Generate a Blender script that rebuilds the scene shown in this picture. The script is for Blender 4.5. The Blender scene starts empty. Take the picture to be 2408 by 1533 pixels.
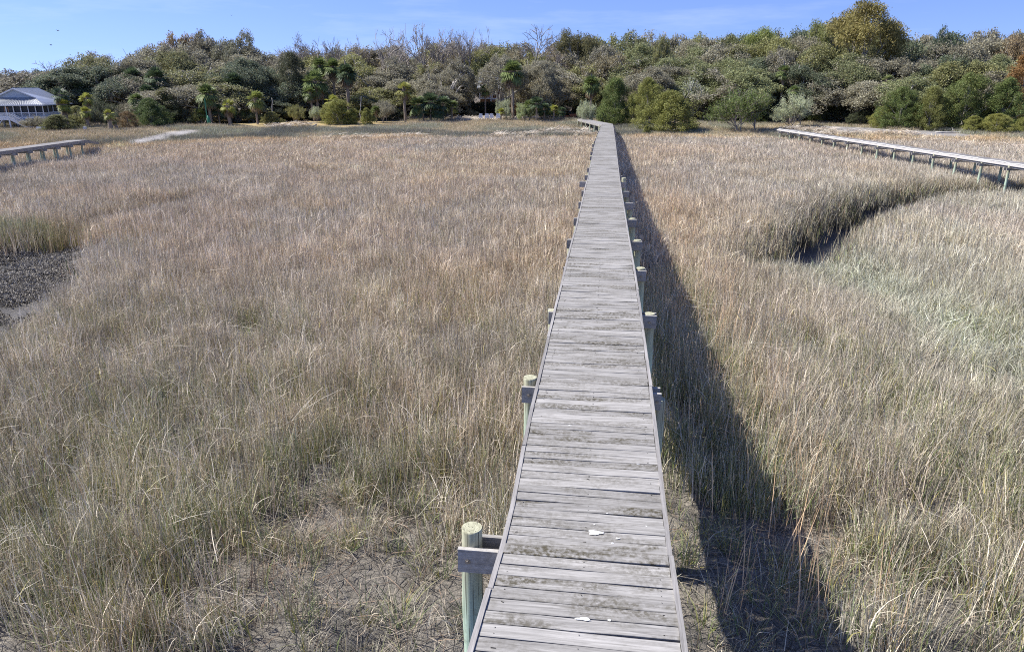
import bpy, math, random
import numpy as np
from mathutils import Vector, Matrix, Quaternion
R = math.radians
sc = bpy.context.scene
COL = sc.collection

# ---------------------------------------------------------------- camera, sky, sun, exposure
FPX = 1671.0                        # focal length in units of a 2408 px wide picture
PITCH, YAW = R(18.6), R(7.4)
CAM = np.array([0.05, 0.0, 6.8])
cam = bpy.data.cameras.new('camera'); camo = bpy.data.objects.new('camera', cam); COL.objects.link(camo)
cam.sensor_width = 36.0; cam.lens = 36.0 * FPX / 2408.0
cam.clip_start = 0.1; cam.clip_end = 3000
camo.location = CAM; camo.rotation_euler = (math.pi / 2 - PITCH, 0, YAW)
sc.camera = camo
SUN = Vector((-0.90, 0.05, 1.0)).normalized()
sl = bpy.data.lights.new('sun', 'SUN'); slo = bpy.data.objects.new('sun', sl); COL.objects.link(slo)
sl.energy = 4.9; sl.angle = R(0.6); sl.color = (1.0, 0.965, 0.90)
slo.rotation_euler = SUN.to_track_quat('Z', 'Y').to_euler()
w = bpy.data.worlds.new("World"); sc.world = w; w.use_nodes = True
nt = w.node_tree; nt.nodes.clear()
def WN(t, **k):
    n = nt.nodes.new(t)
    for a, b in k.items(): setattr(n, a, b)
    return n
sky = WN('ShaderNodeTexSky', sky_type='NISHITA', sun_disc=False)
sky.sun_elevation = math.asin(SUN.z); sky.sun_rotation = math.atan2(SUN.x, SUN.y) % (2 * math.pi)
sky.air_density = 1.0; sky.dust_density = 0.25; sky.ozone_density = 3.0; sky.altitude = 300
tcw = WN('ShaderNodeTexCoord')
mpw = WN('ShaderNodeMapping'); mpw.inputs['Scale'].default_value = (1.2, 1.2, 9.0)
cl = WN('ShaderNodeTexNoise'); cl.inputs['Scale'].default_value = 2.2; cl.inputs['Detail'].default_value = 6; cl.inputs['Roughness'].default_value = 0.62
clr = WN('ShaderNodeMapRange'); clr.inputs['From Min'].default_value = 0.50; clr.inputs['From Max'].default_value = 0.85; clr.inputs['To Max'].default_value = 0.34
tint = WN('ShaderNodeMix', data_type='RGBA', blend_type='MULTIPLY'); tint.inputs['Factor'].default_value = 1
tint.inputs['B'].default_value = (0.53, 0.55, 0.80, 1)
cm = WN('ShaderNodeMix', data_type='RGBA'); cm.inputs['B'].default_value = (4.6, 5.0, 6.2, 1)
bg = WN('ShaderNodeBackground'); bg.inputs['Strength'].default_value = 0.14
wo = WN('ShaderNodeOutputWorld')
L = nt.links.new
lift = WN('ShaderNodeVectorMath', operation='ADD'); lift.inputs[1].default_value = (0, 0, 0.085)
L(tcw.outputs['Generated'], lift.inputs[0]); L(lift.outputs[0], sky.inputs['Vector'])
L(tcw.outputs['Generated'], mpw.inputs['Vector']); L(mpw.outputs['Vector'], cl.inputs['Vector'])
L(cl.outputs['Fac'], clr.inputs['Value']); L(clr.outputs['Result'], cm.inputs['Factor'])
L(sky.outputs['Color'], tint.inputs['A']); L(tint.outputs['Result'], cm.inputs['A'])
L(cm.outputs['Result'], bg.inputs['Color']); L(bg.outputs['Background'], wo.inputs['Surface'])
sc.view_settings.view_transform = 'Standard'; sc.view_settings.look = 'None'
sc.view_settings.exposure = 0.73; sc.view_settings.gamma = 1.0
sc.cycles.max_bounces = 6; sc.cycles.diffuse_bounces = 3; sc.cycles.transmission_bounces = 3
sc.cycles.transparent_max_bounces = 4; sc.cycles.use_denoising = False
sc.cycles.pixel_filter_type = 'BLACKMAN_HARRIS'; sc.cycles.filter_width = 1.05

# ---------------------------------------------------------------- picture <-> place
CR = np.array([math.cos(YAW), math.sin(YAW)]); CF = np.array([-math.sin(YAW), math.cos(YAW)])
cp, sp = math.cos(PITCH), math.sin(PITCH)
def at_D(u, v, D):
    s = -(v - 766.0) / FPX; q = (u - 1204.0) / FPX
    f = cp + s * sp; z = -sp + s * cp; t = D / f
    p = CAM[:2] + t * (f * CF + q * CR)
    return np.array([p[0], p[1], CAM[2] + t * z])
def at_z(u, v, z0):
    s = -(v - 766.0) / FPX
    f = cp + s * sp; z = -sp + s * cp
    return at_D(u, v, (z0 - CAM[2]) / z * f)
def cam_ad(x, y):
    px, py = x - CAM[0], y - CAM[1]
    return px * CR[0] + py * CR[1], px * CF[0] + py * CF[1]

# ---------------------------------------------------------------- noise
def _h(ix, iy, seed):
    n = (ix.astype(np.int64) * 374761393 + iy.astype(np.int64) * 668265263 + seed * 974634777) & 0x7fffffff
    n = ((n ^ (n >> 13)) * 1274126177) & 0x7fffffff
    n = n ^ (n >> 16)
    return (n & 0xffff) / 65535.0
def vnoise(x, y, seed=0):
    x = np.asarray(x, float); y = np.asarray(y, float)
    ix, iy = np.floor(x), np.floor(y); fx, fy = x - ix, y - iy
    fx = fx * fx * (3 - 2 * fx); fy = fy * fy * (3 - 2 * fy)
    a = _h(ix, iy, seed); b = _h(ix + 1, iy, seed); c = _h(ix, iy + 1, seed); d = _h(ix + 1, iy + 1, seed)
    return (a * (1 - fx) + b * fx) * (1 - fy) + (c * (1 - fx) + d * fx) * fy
def fbm(x, y, sc_=1.0, oct=4, seed=0):
    r = 0; amp = 1; tot = 0
    for i in range(oct):
        r = r + amp * vnoise(np.asarray(x) * sc_ * 2 ** i + 13.7 * i, np.asarray(y) * sc_ * 2 ** i + 7.1 * i, seed + i)
        tot += amp; amp *= 0.5
    return r / tot
def sstep(e0, e1, x):
    t = np.clip((x - e0) / (e1 - e0), 0, 1); return t * t * (3 - 2 * t)
def inpoly(x, y, poly):
    x = np.asarray(x, float); y = np.asarray(y, float)
    c = np.zeros(x.shape, bool); n = len(poly)
    for i in range(n):
        x1, y1 = poly[i][:2]; x2, y2 = poly[(i + 1) % n][:2]
        if y1 == y2: continue
        k = ((y1 > y) != (y2 > y)) & (x < (x2 - x1) * (y - y1) / (y2 - y1) + x1)
        c ^= k
    return c
def dist_line(x, y, pts):
    x = np.asarray(x, float); y = np.asarray(y, float)
    best = np.full(x.shape, 1e9)
    for (a, b) in zip(pts[:-1], pts[1:]):
        dx, dy = b[0] - a[0], b[1] - a[1]; l2 = dx * dx + dy * dy + 1e-9
        t = np.clip(((x - a[0]) * dx + (y - a[1]) * dy) / l2, 0, 1)
        best = np.minimum(best, np.hypot(x - a[0] - t * dx, y - a[1] - t * dy))
    return best

# ---------------------------------------------------------------- the lie of the land
SH_U = [-600, 0, 250, 450, 700, 1000, 1300, 1500, 1700, 1900, 2100, 2408, 3000]
SH_D = [76, 76, 77, 86, 97, 100, 102, 98, 92, 88, 82, 78, 74]
ME_U = [-600, 0, 300, 500, 1000, 1400, 1600, 1800, 2100, 2408, 3000]; ME_D = [66, 66, 68, 75, 78.5, 79, 79, 78, 75, 72, 68]
def marsh_z(D):
    return np.interp(D, [0, 10, 20, 33, 48, 60, 75, 90, 110], [0, 0, .22, .60, 1.02, 1.25, 1.55, 1.8, 2.2])
CH_R = [at_z(*p)[:2] for p in [(1845, 650, .2), (1880, 612, .2), (1915, 580, .3), (1962, 535, .4), (2040, 494, .6), (2150, 470, .7), (2300, 459, .8), (2430, 457, .8), (2700, 470, .8)]]
CH_L = [at_z(*p)[:2] for p in [(-40, 640, .1), (130, 590, .2), (220, 550, .3), (300, 525, .4), (370, 506, .5), (430, 490, .6)]]
OYS = [at_z(*p)[:2] for p in [(-500, 610, .1), (0, 592, .1), (90, 596, .1), (190, 588, .1), (240, 606, .1), (215, 665, .1), (190, 720, .1), (120, 775, .1), (50, 850, 0), (-300, 880, 0)]]
MUD_F = [at_z(*p)[:2] for p in [(380, 1700, 0), (430, 1470, 0), (520, 1370, 0), (560, 1250, 0), (650, 1165, 0), (780, 1150, 0), (900, 1160, 0), (1010, 1120, 0), (1120, 1130, 0), (1185, 1170, 0), (1180, 1300, 0), (1180, 1700, 0)]]
MUD_R = [at_z(*p)[:2] for p in [(1560, 1700, 0), (1580, 1180, 0), (1640, 1190, 0), (1760, 1260, 0), (1900, 1230, 0), (2000, 1260, 0), (2060, 1400, 0), (2060, 1520, 0), (2000, 1700, 0)]]
MUD_C = [at_z(*p)[:2] for p in [(-300, 1800, 0), (-300, 1480, 0), (40, 1488, 0), (100, 1510, 0), (110, 1560, 0), (200, 1800, 0)]]
def ground(x, y):
    x = np.asarray(x, float); y = np.asarray(y, float)
    a, D = cam_ad(x, y)
    Dp = np.maximum(D, 4.0)
    u = 1204 + 1763 * a / np.maximum(Dp, 1)
    sd = np.interp(u, SH_U, SH_D)
    z = marsh_z(Dp)
    k = sstep(-13, 1, Dp - sd)
    up = 2.32 + 0.2 * sstep(0, 30, Dp - sd) + (fbm(x, y, .12, 3, 5) - .5) * .35
    z = z * (1 - k) + up * k
    dr = dist_line(x, y, CH_R); z = z - 1.35 * np.exp(-(dr / np.interp(Dp, [27, 36, 42, 55], [1.8, 1.8, 1.6, 1.4])) ** 4) * (1 - k) * sstep(24, 27, Dp)
    dl = dist_line(x, y, CH_L); z = z - 0.40 * np.exp(-(dl / 1.6) ** 2) * (1 - k)
    near = 1 - sstep(14, 30, Dp)
    z = z + near * ((fbm(x, y, .5, 3, 11) - .5) * .30 + (fbm(x, y, 2.6, 4, 17) - .5) * .34 * (0.4 + fbm(x, y, .8, 2, 23)))
    # creek bank at the very bottom of the picture
    z = z - 0.55 * sstep(7.6, 6.2, D + 0.6 * (fbm(x, y, .7, 2, 31) - .5)) * sstep(-5.5, -3.8, a)
    return z

# ---------------------------------------------------------------- mesh helpers
def new_mesh(name, V, F, mat=None, parent=None, attrs=None, smooth=False):
    """V (n,3); F (m,k) array or a list of arrays"""
    me = bpy.data.meshes.new(name)
    V = np.asarray(V, np.float32)
    Fs = F if isinstance(F, list) else [F]
    Fs = [np.asarray(f, np.int32) for f in Fs if len(f)]
    me.vertices.add(len(V)); me.vertices.foreach_set('co', V.ravel())
    idx = np.concatenate([f.ravel() for f in Fs]); tot = np.concatenate([np.full(len(f), f.shape[1], np.int32) for f in Fs])
    st = np.concatenate([[0], np.cumsum(tot)[:-1]]).astype(np.int32)
    me.loops.add(len(idx)); me.loops.foreach_set('vertex_index', idx)
    me.polygons.add(len(tot)); me.polygons.foreach_set('loop_start', st); me.polygons.foreach_set('loop_total', tot)
    if smooth: me.polygons.foreach_set('use_smooth', np.ones(len(tot), bool))
    me.update(calc_edges=True)
    if attrs:
        for k, (tp, dom, arr) in attrs.items():
            at = me.attributes.new(k, tp, dom)
            at.data.foreach_set('color' if tp == 'FLOAT_COLOR' else ('vector' if tp == 'FLOAT_VECTOR' else 'value'), np.asarray(arr).ravel())
    if mat: me.materials.append(mat)
    return me
def add_obj(name, me, parent=None, loc=None):
    o = bpy.data.objects.new(name, me); COL.objects.link(o)
    if parent: o.parent = parent
    if loc is not None: o.location = loc
    return o
def tag(o, label=None, cat=None, group=None, kind=None):
    if label: o['label'] = label
    if cat: o['category'] = cat
    if group: o['group'] = group
    if kind: o['kind'] = kind
    return o
def thing(name, label, cat, loc=(0, 0, 0), rz=0, group=None):
    o = bpy.data.objects.new(name, None); COL.objects.link(o)
    o.location = loc; o.rotation_euler = (0, 0, rz); o.empty_display_size = 0.3
    return tag(o, label, cat, group)
class MB:
    def __init__(s): s.v = []; s.f = []; s.c = []
    def add(s, V, F, c=0.5):
        b = len(s.v); s.v += [tuple(map(float, p)) for p in V]; s.f += [[b + i for i in f] for f in F]; s.c += [c] * len(V)
    def box(s, c, d, rz=0, M=None, col=0.5):
        x, y, z = d[0] / 2, d[1] / 2, d[2] / 2
        V = [(-x, -y, -z), (x, -y, -z), (x, y, -z), (-x, y, -z), (-x, -y, z), (x, -y, z), (x, y, z), (-x, y, z)]
        m = M or Matrix.Rotation(rz, 3, 'Z')
        V = [m @ Vector(p) + Vector(c) for p in V]
        s.add(V, [(0, 3, 2, 1), (4, 5, 6, 7), (0, 1, 5, 4), (1, 2, 6, 5), (2, 3, 7, 6), (3, 0, 4, 7)], col)
    def bar(s, p, q, w, h, col=0.5):
        p, q = Vector(p), Vector(q); d = q - p; l = d.length
        if l < 1e-6: return
        y = d / l; x = y.cross(Vector((0, 0, 1)))
        x = x.normalized() if x.length > 1e-4 else Vector((1, 0, 0)); z = x.cross(y)
        m = Matrix((x, y, z)).transposed()
        s.box((p + q) / 2, (w, l, h), M=m, col=col)
    def tube(s, pts, rad, n=6, cap=True, col=0.5):
        pts = [Vector(p) for p in pts]; b = len(s.v); prev = None
        for i, p in enumerate(pts):
            d = (pts[min(i + 1, len(pts) - 1)] - pts[max(i - 1, 0)])
            d = d.normalized() if d.length > 1e-9 else Vector((0, 0, 1))
            if prev is None:
                x = d.cross(Vector((0.31, 0.87, 0.2))); x.normalize()
            else:
                x = prev - d * prev.dot(d); x = x.normalized() if x.length > 1e-6 else d.orthogonal().normalized()
            prev = x; y = d.cross(x); r = rad[i] if hasattr(rad, '__len__') else rad
            for k in range(n):
                a = 2 * math.pi * k / n
                s.v.append(tuple(p + (x * math.cos(a) + y * math.sin(a)) * r)); s.c.append(col)
        for i in range(len(pts) - 1):
            for k in range(n):
                k2 = (k + 1) % n
                s.f.append([b + i * n + k, b + i * n + k2, b + (i + 1) * n + k2, b + (i + 1) * n + k])
        if cap:
            s.f.append([b + k for k in range(n)][::-1]); s.f.append([b + (len(pts) - 1) * n + k for k in range(n)])
    def mesh(s, name, mat, smooth=False):
        me = bpy.data.meshes.new(name); me.from_pydata(s.v, [], s.f)
        at = me.attributes.new('rnd', 'FLOAT', 'POINT'); at.data.foreach_set('value', s.c)
        if mat: me.materials.append(mat)
        if smooth: me.polygons.foreach_set('use_smooth', [len(f) == 4 for f in s.f])
        me.update(); return me
    def build(s, name, mat, parent=None, smooth=False):
        return add_obj(name, s.mesh(name, mat, smooth), parent)

# ---------------------------------------------------------------- materials
class NT:
    def __init__(s, name):
        s.m = bpy.data.materials.new(name); s.m.use_nodes = True; s.t = s.m.node_tree; s.t.nodes.clear()
        s.out = s.n('ShaderNodeOutputMaterial')
    def n(s, t, ins=None, **k):
        nd = s.t.nodes.new(t)
        for a, b in k.items(): setattr(nd, a, b)
        if ins:
            for a, b in ins.items(): s.put(nd.inputs[a], b)
        return nd
    def put(s, sock, val):
        if hasattr(val, 'bl_idname') and hasattr(val, 'outputs'): val = val.outputs[0]
        if isinstance(val, bpy.types.NodeSocket): s.t.links.new(val, sock)
        else: sock.default_value = val
    def mix(s, a, b, f, mode='MIX'):
        nd = s.n('ShaderNodeMix', data_type='RGBA', blend_type=mode)
        s.put(nd.inputs['Factor'], f); s.put(nd.inputs['A'], a); s.put(nd.inputs['B'], b)
        return nd.outputs['Result']
    def noise(s, vec, scale, detail=4, rough=.55, dist=0):
        nd = s.n('ShaderNodeTexNoise', {'Scale': scale, 'Detail': detail, 'Roughness': rough, 'Distortion': dist})
        if vec is not None: s.put(nd.inputs['Vector'], vec)
        return nd.outputs['Fac']
    def rng(s, v, a, b, c=0., d=1.):
        nd = s.n('ShaderNodeMapRange', {'Value': v, 'From Min': a, 'From Max': b, 'To Min': c, 'To Max': d}); return nd.outputs['Result']
    def math(s, op, a, b=None):
        nd = s.n('ShaderNodeMath', operation=op); s.put(nd.inputs[0], a)
        if b is not None: s.put(nd.inputs[1], b)
        return nd.outputs[0]
    def mapping(s, vec, scale):
        nd = s.n('ShaderNodeMapping', {'Vector': vec, 'Scale': scale}); return nd.outputs[0]
    def attr(s, name, tp='GEOMETRY'):
        return s.n('ShaderNodeAttribute', attribute_name=name, attribute_type=tp)
    def bump(s, h, strength=.3, dist=.02):
        return s.n('ShaderNodeBump', {'Height': h, 'Strength': strength, 'Distance': dist}).outputs[0]
    def finish(s, col, rough=.8, normal=None, metal=0., spec=.3, trans=0.):
        p = s.n('ShaderNodeBsdfPrincipled', {'Base Color': col, 'Roughness': rough, 'Metallic': metal, 'Specular IOR Level': spec})
        if normal is not None: s.put(p.inputs['Normal'], normal)
        o = p.outputs[0]
        if trans > 0:
            tr = s.n('ShaderNodeBsdfTranslucent', {'Color': col})
            mx = s.n('ShaderNodeMixShader', {'Fac': trans}); s.put(mx.inputs[1], o); s.put(mx.inputs[2], tr.outputs[0]); o = mx.outputs[0]
        s.t.links.new(o, s.out.inputs['Surface']); return s.m
def tc(N, kind='Object'): return N.n('ShaderNodeTexCoord').outputs[kind]

def m_wood(name, base, dark, light, axis='x', stains=0.6, rv=.35):
    N = NT(name); P = tc(N)
    st = {'x': (1.2, 26, 26), 'y': (26, 1.2, 26), 'z': (26, 26, 1.2)}[axis]
    rn = N.attr('rnd').outputs['Fac']
    off = N.n('ShaderNodeCombineXYZ', {'X': N.math('MULTIPLY', rn, 37.0), 'Y': N.math('MULTIPLY', rn, 91.0), 'Z': rn}).outputs[0]
    P2 = N.n('ShaderNodeVectorMath', {0: P, 1: off}, operation='ADD').outputs[0]
    g = N.noise(N.mapping(P2, st), 1.6, 6, .68, .6)
    g2 = N.noise(N.mapping(P2, tuple(v * (3 if v > 2 else 1) for v in st)), 2.2, 4, .6)
    c = N.mix(dark, light, N.rng(g, .30, .66))
    c = N.mix(c, base, .35)
    c = N.mix(c, (0.05, 0.045, 0.04, 1), N.rng(g2, .57, .78, 0, .6))
    tone = N.rng(rn, 0, 1, 1 - rv, 1 + rv)
    c = N.mix(c, N.n('ShaderNodeCombineColor', {'Red': tone, 'Green': tone, 'Blue': tone}).outputs[0], 1.0, 'MULTIPLY')
    if stains > 0:
        b1 = N.noise(N.mapping(P2, tuple(.35 if v < 2 else 1.0 for v in (st[0], st[1] / 8, st[2]))), 3.4, 5, .7)
        b2 = N.noise(P, 22, 4, .7)
        sm = N.math('MULTIPLY', N.rng(b1, .43, .58), N.rng(b2, .34, .58))
        c = N.mix(c, (0.07, 0.06, 0.035, 1), N.math('MULTIPLY', N.math('MULTIPLY', sm, stains), N.rng(N.math('FRACT', N.math('MULTIPLY', rn, 13.7)), 0, .8, .35, 1)))
        b3 = N.noise(N.mapping(P2, tuple(1 if v < 2 else 3 for v in st)), 5.0, 5, .75)
        c = N.mix(c, (0.62, 0.62, 0.62, 1), N.rng(b3, .70, .76, 0, .55))
    return N.finish(c, .82, N.bump(g, .35, .01), spec=.2)
M = {}
M['deck'] = m_wood('weathered_deck_wood', (.295, .282, .26, 1), (.115, .108, .098, 1), (.475, .455, .425, 1), 'x', .95, .13)
M['deck_y'] = m_wood('weathered_edge_wood', (.27, .255, .24, 1), (.16, .15, .14, 1), (.42, .40, .38, 1), 'y', .15, .15)
M['beam'] = m_wood('beam_wood', (.40, .38, .35, 1), (.24, .22, .20, 1), (.54, .52, .48, 1), 'x', .35, .2)
def m_post():
    N = NT('piling_wood'); P = tc(N)
    g = N.noise(N.mapping(P, (14, 14, .8)), 1.8, 5, .65, .4)
    c = N.mix((.27, .26, .17, 1), (.58, .57, .40, 1), N.rng(g, .3, .7))
    z = N.n('ShaderNodeSeparateXYZ', {0: P}).outputs[2]
    c = N.mix((.46, .58, .44, 1), c, N.rng(z, -1.0, -.25))
    gr = N.noise(N.mapping(P, (40, 40, .7)), 1.5, 2, .5)
    c = N.mix(c, (.05, .045, .035, 1), N.rng(gr, .58, .64, 0, .85))
    gb = N.noise(P, 7, 4, .7); c = N.mix(c, (.14, .13, .09, 1), N.rng(gb, .56, .72, 0, .6))
    return N.finish(c, .85, N.bump(g, .3, .01), spec=.2)
M['post'] = m_post()
def m_ground():
    N = NT('marsh_ground'); P = tc(N)
    c = N.attr('col').outputs['Color']
    n1 = N.noise(P, 1.2, 6, .65); n2 = N.noise(P, 9, 6, .7); n3 = N.noise(P, 45, 3, .6)
    k = N.math('MULTIPLY', N.rng(n1, .3, .7, .72, 1.25), N.math('MULTIPLY', N.rng(n2, .3, .7, .7, 1.3), N.rng(n3, .3, .7, .8, 1.2)))
    c = N.mix(c, N.n('ShaderNodeCombineColor', {'Red': k, 'Green': k, 'Blue': k}).outputs[0], 1.0, 'MULTIPLY')
    mud = N.attr('mud').outputs['Fac']
    wp = N.n('ShaderNodeVectorMath', {0: P, 1: N.n('ShaderNodeTexNoise', {'Scale': 4.0}).outputs['Color']}, operation='ADD').outputs[0]
    vo = N.n('ShaderNodeTexVoronoi', {'Vector': wp, 'Scale': 5.5}, feature='DISTANCE_TO_EDGE').outputs['Distance']
    vo2 = N.n('ShaderNodeTexVoronoi', {'Vector': wp, 'Scale': 15.}, feature='DISTANCE_TO_EDGE').outputs['Distance']
    cr = N.math('MULTIPLY', N.math('MINIMUM', N.rng(vo, 0, .05), N.rng(vo2, 0, .06, .5, 1)), 1.0)
    h = N.math('ADD', N.math('MULTIPLY', n2, 1.6), N.math('ADD', N.math('MULTIPLY', cr, N.math('MULTIPLY', mud, 1.1)), N.math('MULTIPLY', n3, .6)))
    rough = N.attr('wet').outputs['Fac']
    c = N.mix(c, (.03, .028, .025, 1), N.math('MULTIPLY', mud, N.rng(cr, 0, .6, .75, 0)))
    return N.finish(c, N.rng(rough, 0, 1, .92, .28), N.bump(h, .75, .035), spec=.4)
M['ground'] = m_ground()
def m_grass():
    N = NT('dry_cordgrass')
    t = N.attr('tint', 'INSTANCER'); b = N.attr('bv')
    sep = N.n('ShaderNodeSeparateColor', {0: b.outputs['Color']})
    r, g, h = sep.outputs[0], sep.outputs[1], sep.outputs[2]
    k = N.rng(r, 0, 1, .45, 1.65)
    c = N.mix(t.outputs['Color'], N.n('ShaderNodeCombineColor', {'Red': k, 'Green': k, 'Blue': k}).outputs[0], 1.0, 'MULTIPLY')
    r2 = N.math('FRACT', N.math('MULTIPLY', r, 7.31))
    c = N.mix(c, (.30, .17, .09, 1), N.math('MULTIPLY', N.math('GREATER_THAN', r2, .82), .55))
    gc = N.mix((.15, .22, .07, 1), (.50, .44, .12, 1), N.math('POWER', r2, 3.0))
    gc = N.mix(gc, c, N.rng(h, .55, 1.0, 0, .75))
    isg = N.math('LESS_THAN', g, t.outputs['Alpha'])
    c = N.mix(c, gc, N.math('MULTIPLY', isg, .85))
    return N.finish(c, .62, None, spec=.25, trans=.12)
M['grass'] = m_grass()

# ---------------------------------------------------------------- ground sheet
def axis_lines(lo_far, lo, hi, hi_far, step, grow=1.09):
    mid = list(np.arange(lo, hi + 1e-6, step)); r = []; x = hi; s = step
    while x < hi_far: s = min(s * grow, 60); x += s; r.append(x)
    l = []; x = lo; s = step
    while x > lo_far: s = min(s * grow, 60); x -= s; l.append(x)
    return np.array(l[::-1] + mid + r)
XS = axis_lines(-1500, -9, 8, 1500, .055, 1.035); YS = axis_lines(-60, 4.5, 14, 2200, .055, 1.022)
GX, GY = np.meshgrid(XS, YS); gx, gy = GX.ravel(), GY.ravel()
GZ = ground(gx, gy)
ga, gD = cam_ad(gx, gy); gu = 1204 + 1763 * ga / np.maximum(gD, 1)
gsd = np.interp(gu, SH_U, SH_D)
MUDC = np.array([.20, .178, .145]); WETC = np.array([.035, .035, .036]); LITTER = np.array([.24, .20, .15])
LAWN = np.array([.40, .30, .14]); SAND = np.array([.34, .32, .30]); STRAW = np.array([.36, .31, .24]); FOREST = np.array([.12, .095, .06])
def P2(l, z): return [at_z(u, v, z)[:2] for u, v in l]
ROAD = P2([(255, 336), (300, 333), (380, 321), (440, 314), (480, 309), (470, 306), (430, 308), (390, 313), (330, 320), (270, 330)], 2.1)
LAWN1 = P2([(400, 300), (640, 300), (860, 296), (1000, 289), (860, 284), (640, 285), (500, 278), (400, 283)], 2.2)
LAWN2 = P2([(1000, 281), (1180, 280), (1200, 268), (1090, 262), (1020, 266)], 2.3)
LAWN3 = P2([(0, 336), (120, 333), (160, 322), (60, 318), (0, 320)], 2.1)
SANDR = P2([(1860, 315), (2080, 318), (2240, 318), (2400, 328), (2408, 322), (2100, 304), (1900, 300)], 2.2)
col = np.tile(MUDC, (len(gx), 1)); nz = fbm(gx, gy, .35, 4, 3)[:, None]; nz2 = fbm(gx, gy, 1.6, 3, 9)[:, None]
col = col * (.8 + .4 * nz)
def blend(mask, c): 
    global col
    m = np.asarray(mask, float)[:, None]; col = col * (1 - m) + np.asarray(c) * (.8 + .4 * nz) * m
blend(sstep(25, 45, gD), LITTER)
blend(sstep(-3, 2, gD - np.interp(gu, ME_U, ME_D)), STRAW)
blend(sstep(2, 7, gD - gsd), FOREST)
for pl, c in ((LAWN1, LAWN), (LAWN2, LAWN), (LAWN3, LAWN * .55), (ROAD, SAND), (SANDR, SAND * .75)):
    blend(inpoly(gx + (nz[:, 0] - .5) * 2, gy + (nz2[:, 0] - .5) * 2, pl), c)
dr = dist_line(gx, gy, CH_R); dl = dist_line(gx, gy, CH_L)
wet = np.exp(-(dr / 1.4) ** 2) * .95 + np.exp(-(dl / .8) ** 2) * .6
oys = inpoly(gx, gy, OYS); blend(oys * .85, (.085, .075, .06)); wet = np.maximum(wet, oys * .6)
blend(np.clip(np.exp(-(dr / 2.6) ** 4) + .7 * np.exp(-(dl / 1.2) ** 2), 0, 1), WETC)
cr = sstep(7.9, 6.9, gD) * sstep(-6, -4, ga); blend(cr * .7, (.10, .095, .085)); wet = np.maximum(wet, cr * .45)
nX, nY = len(XS), len(YS)
I = (np.arange(nY - 1)[:, None] * nX + np.arange(nX - 1)[None, :]).ravel()
F = np.stack([I, I + 1, I + 1 + nX, I + nX], 1)
mudm = (1 - sstep(18, 32, gD))
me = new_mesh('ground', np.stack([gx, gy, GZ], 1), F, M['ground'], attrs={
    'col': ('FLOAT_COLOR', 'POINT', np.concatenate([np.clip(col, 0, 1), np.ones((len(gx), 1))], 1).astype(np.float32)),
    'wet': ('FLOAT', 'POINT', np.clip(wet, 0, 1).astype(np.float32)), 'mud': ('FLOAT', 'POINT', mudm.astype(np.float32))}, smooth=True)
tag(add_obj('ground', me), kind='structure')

# ---------------------------------------------------------------- scattered growth (geometry nodes on one point mesh)
def scatter(name, pts, rot, scl, tint, idx, templates, label):
    tcol = bpy.data.collections.new(name + '_kinds')
    for i, t in enumerate(templates):
        o = bpy.data.objects.new('%s_kind_%02d' % (name, i), t); tcol.objects.link(o)
    n = len(pts)
    me = bpy.data.meshes.new(name); me.vertices.add(n); me.vertices.foreach_set('co', np.asarray(pts, np.float32).ravel())
    for k, tp, arr, f in (('rot', 'FLOAT_VECTOR', rot, 'vector'), ('scl', 'FLOAT_VECTOR', scl, 'vector'), ('tint', 'FLOAT_COLOR', tint, 'color'), ('kidx', 'INT', idx, 'value')):
        a = me.attributes.new(k, tp, 'POINT'); a.data.foreach_set(f, np.asarray(arr, np.int32 if tp == 'INT' else np.float32).ravel())
    o = add_obj(name, me)
    g = bpy.data.node_groups.new(name, 'GeometryNodeTree')
    g.interface.new_socket('Geometry', in_out='INPUT', socket_type='NodeSocketGeometry')
    g.interface.new_socket('Geometry', in_out='OUTPUT', socket_type='NodeSocketGeometry')
    N = g.nodes.new; l = g.links.new
    gi, go = N('NodeGroupInput'), N('NodeGroupOutput')
    ci = N('GeometryNodeCollectionInfo'); ci.inputs['Collection'].default_value = tcol
    ci.inputs['Separate Children'].default_value = True; ci.inputs['Reset Children'].default_value = True
    ip = N('GeometryNodeInstanceOnPoints'); ip.inputs['Pick Instance'].default_value = True
    def na(nm, dt):
        x = N('GeometryNodeInputNamedAttribute'); x.data_type = dt; x.inputs['Name'].default_value = nm; return x.outputs['Attribute']
    er = N('FunctionNodeEulerToRotation')
    l(gi.outputs[0], ip.inputs['Points']); l(ci.outputs[0], ip.inputs['Instance']); l(na('kidx', 'INT'), ip.inputs['Instance Index'])
    l(na('rot', 'FLOAT_VECTOR'), er.inputs[0]); l(er.outputs[0], ip.inputs['Rotation']); l(na('scl', 'FLOAT_VECTOR'), ip.inputs['Scale'])
    l(ip.outputs[0], go.inputs[0])
    md = o.modifiers.new('scatter', 'NODES'); md.node_group = g
    if label: o['label'] = label
    o['kind'] = 'stuff'
    return o

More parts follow.
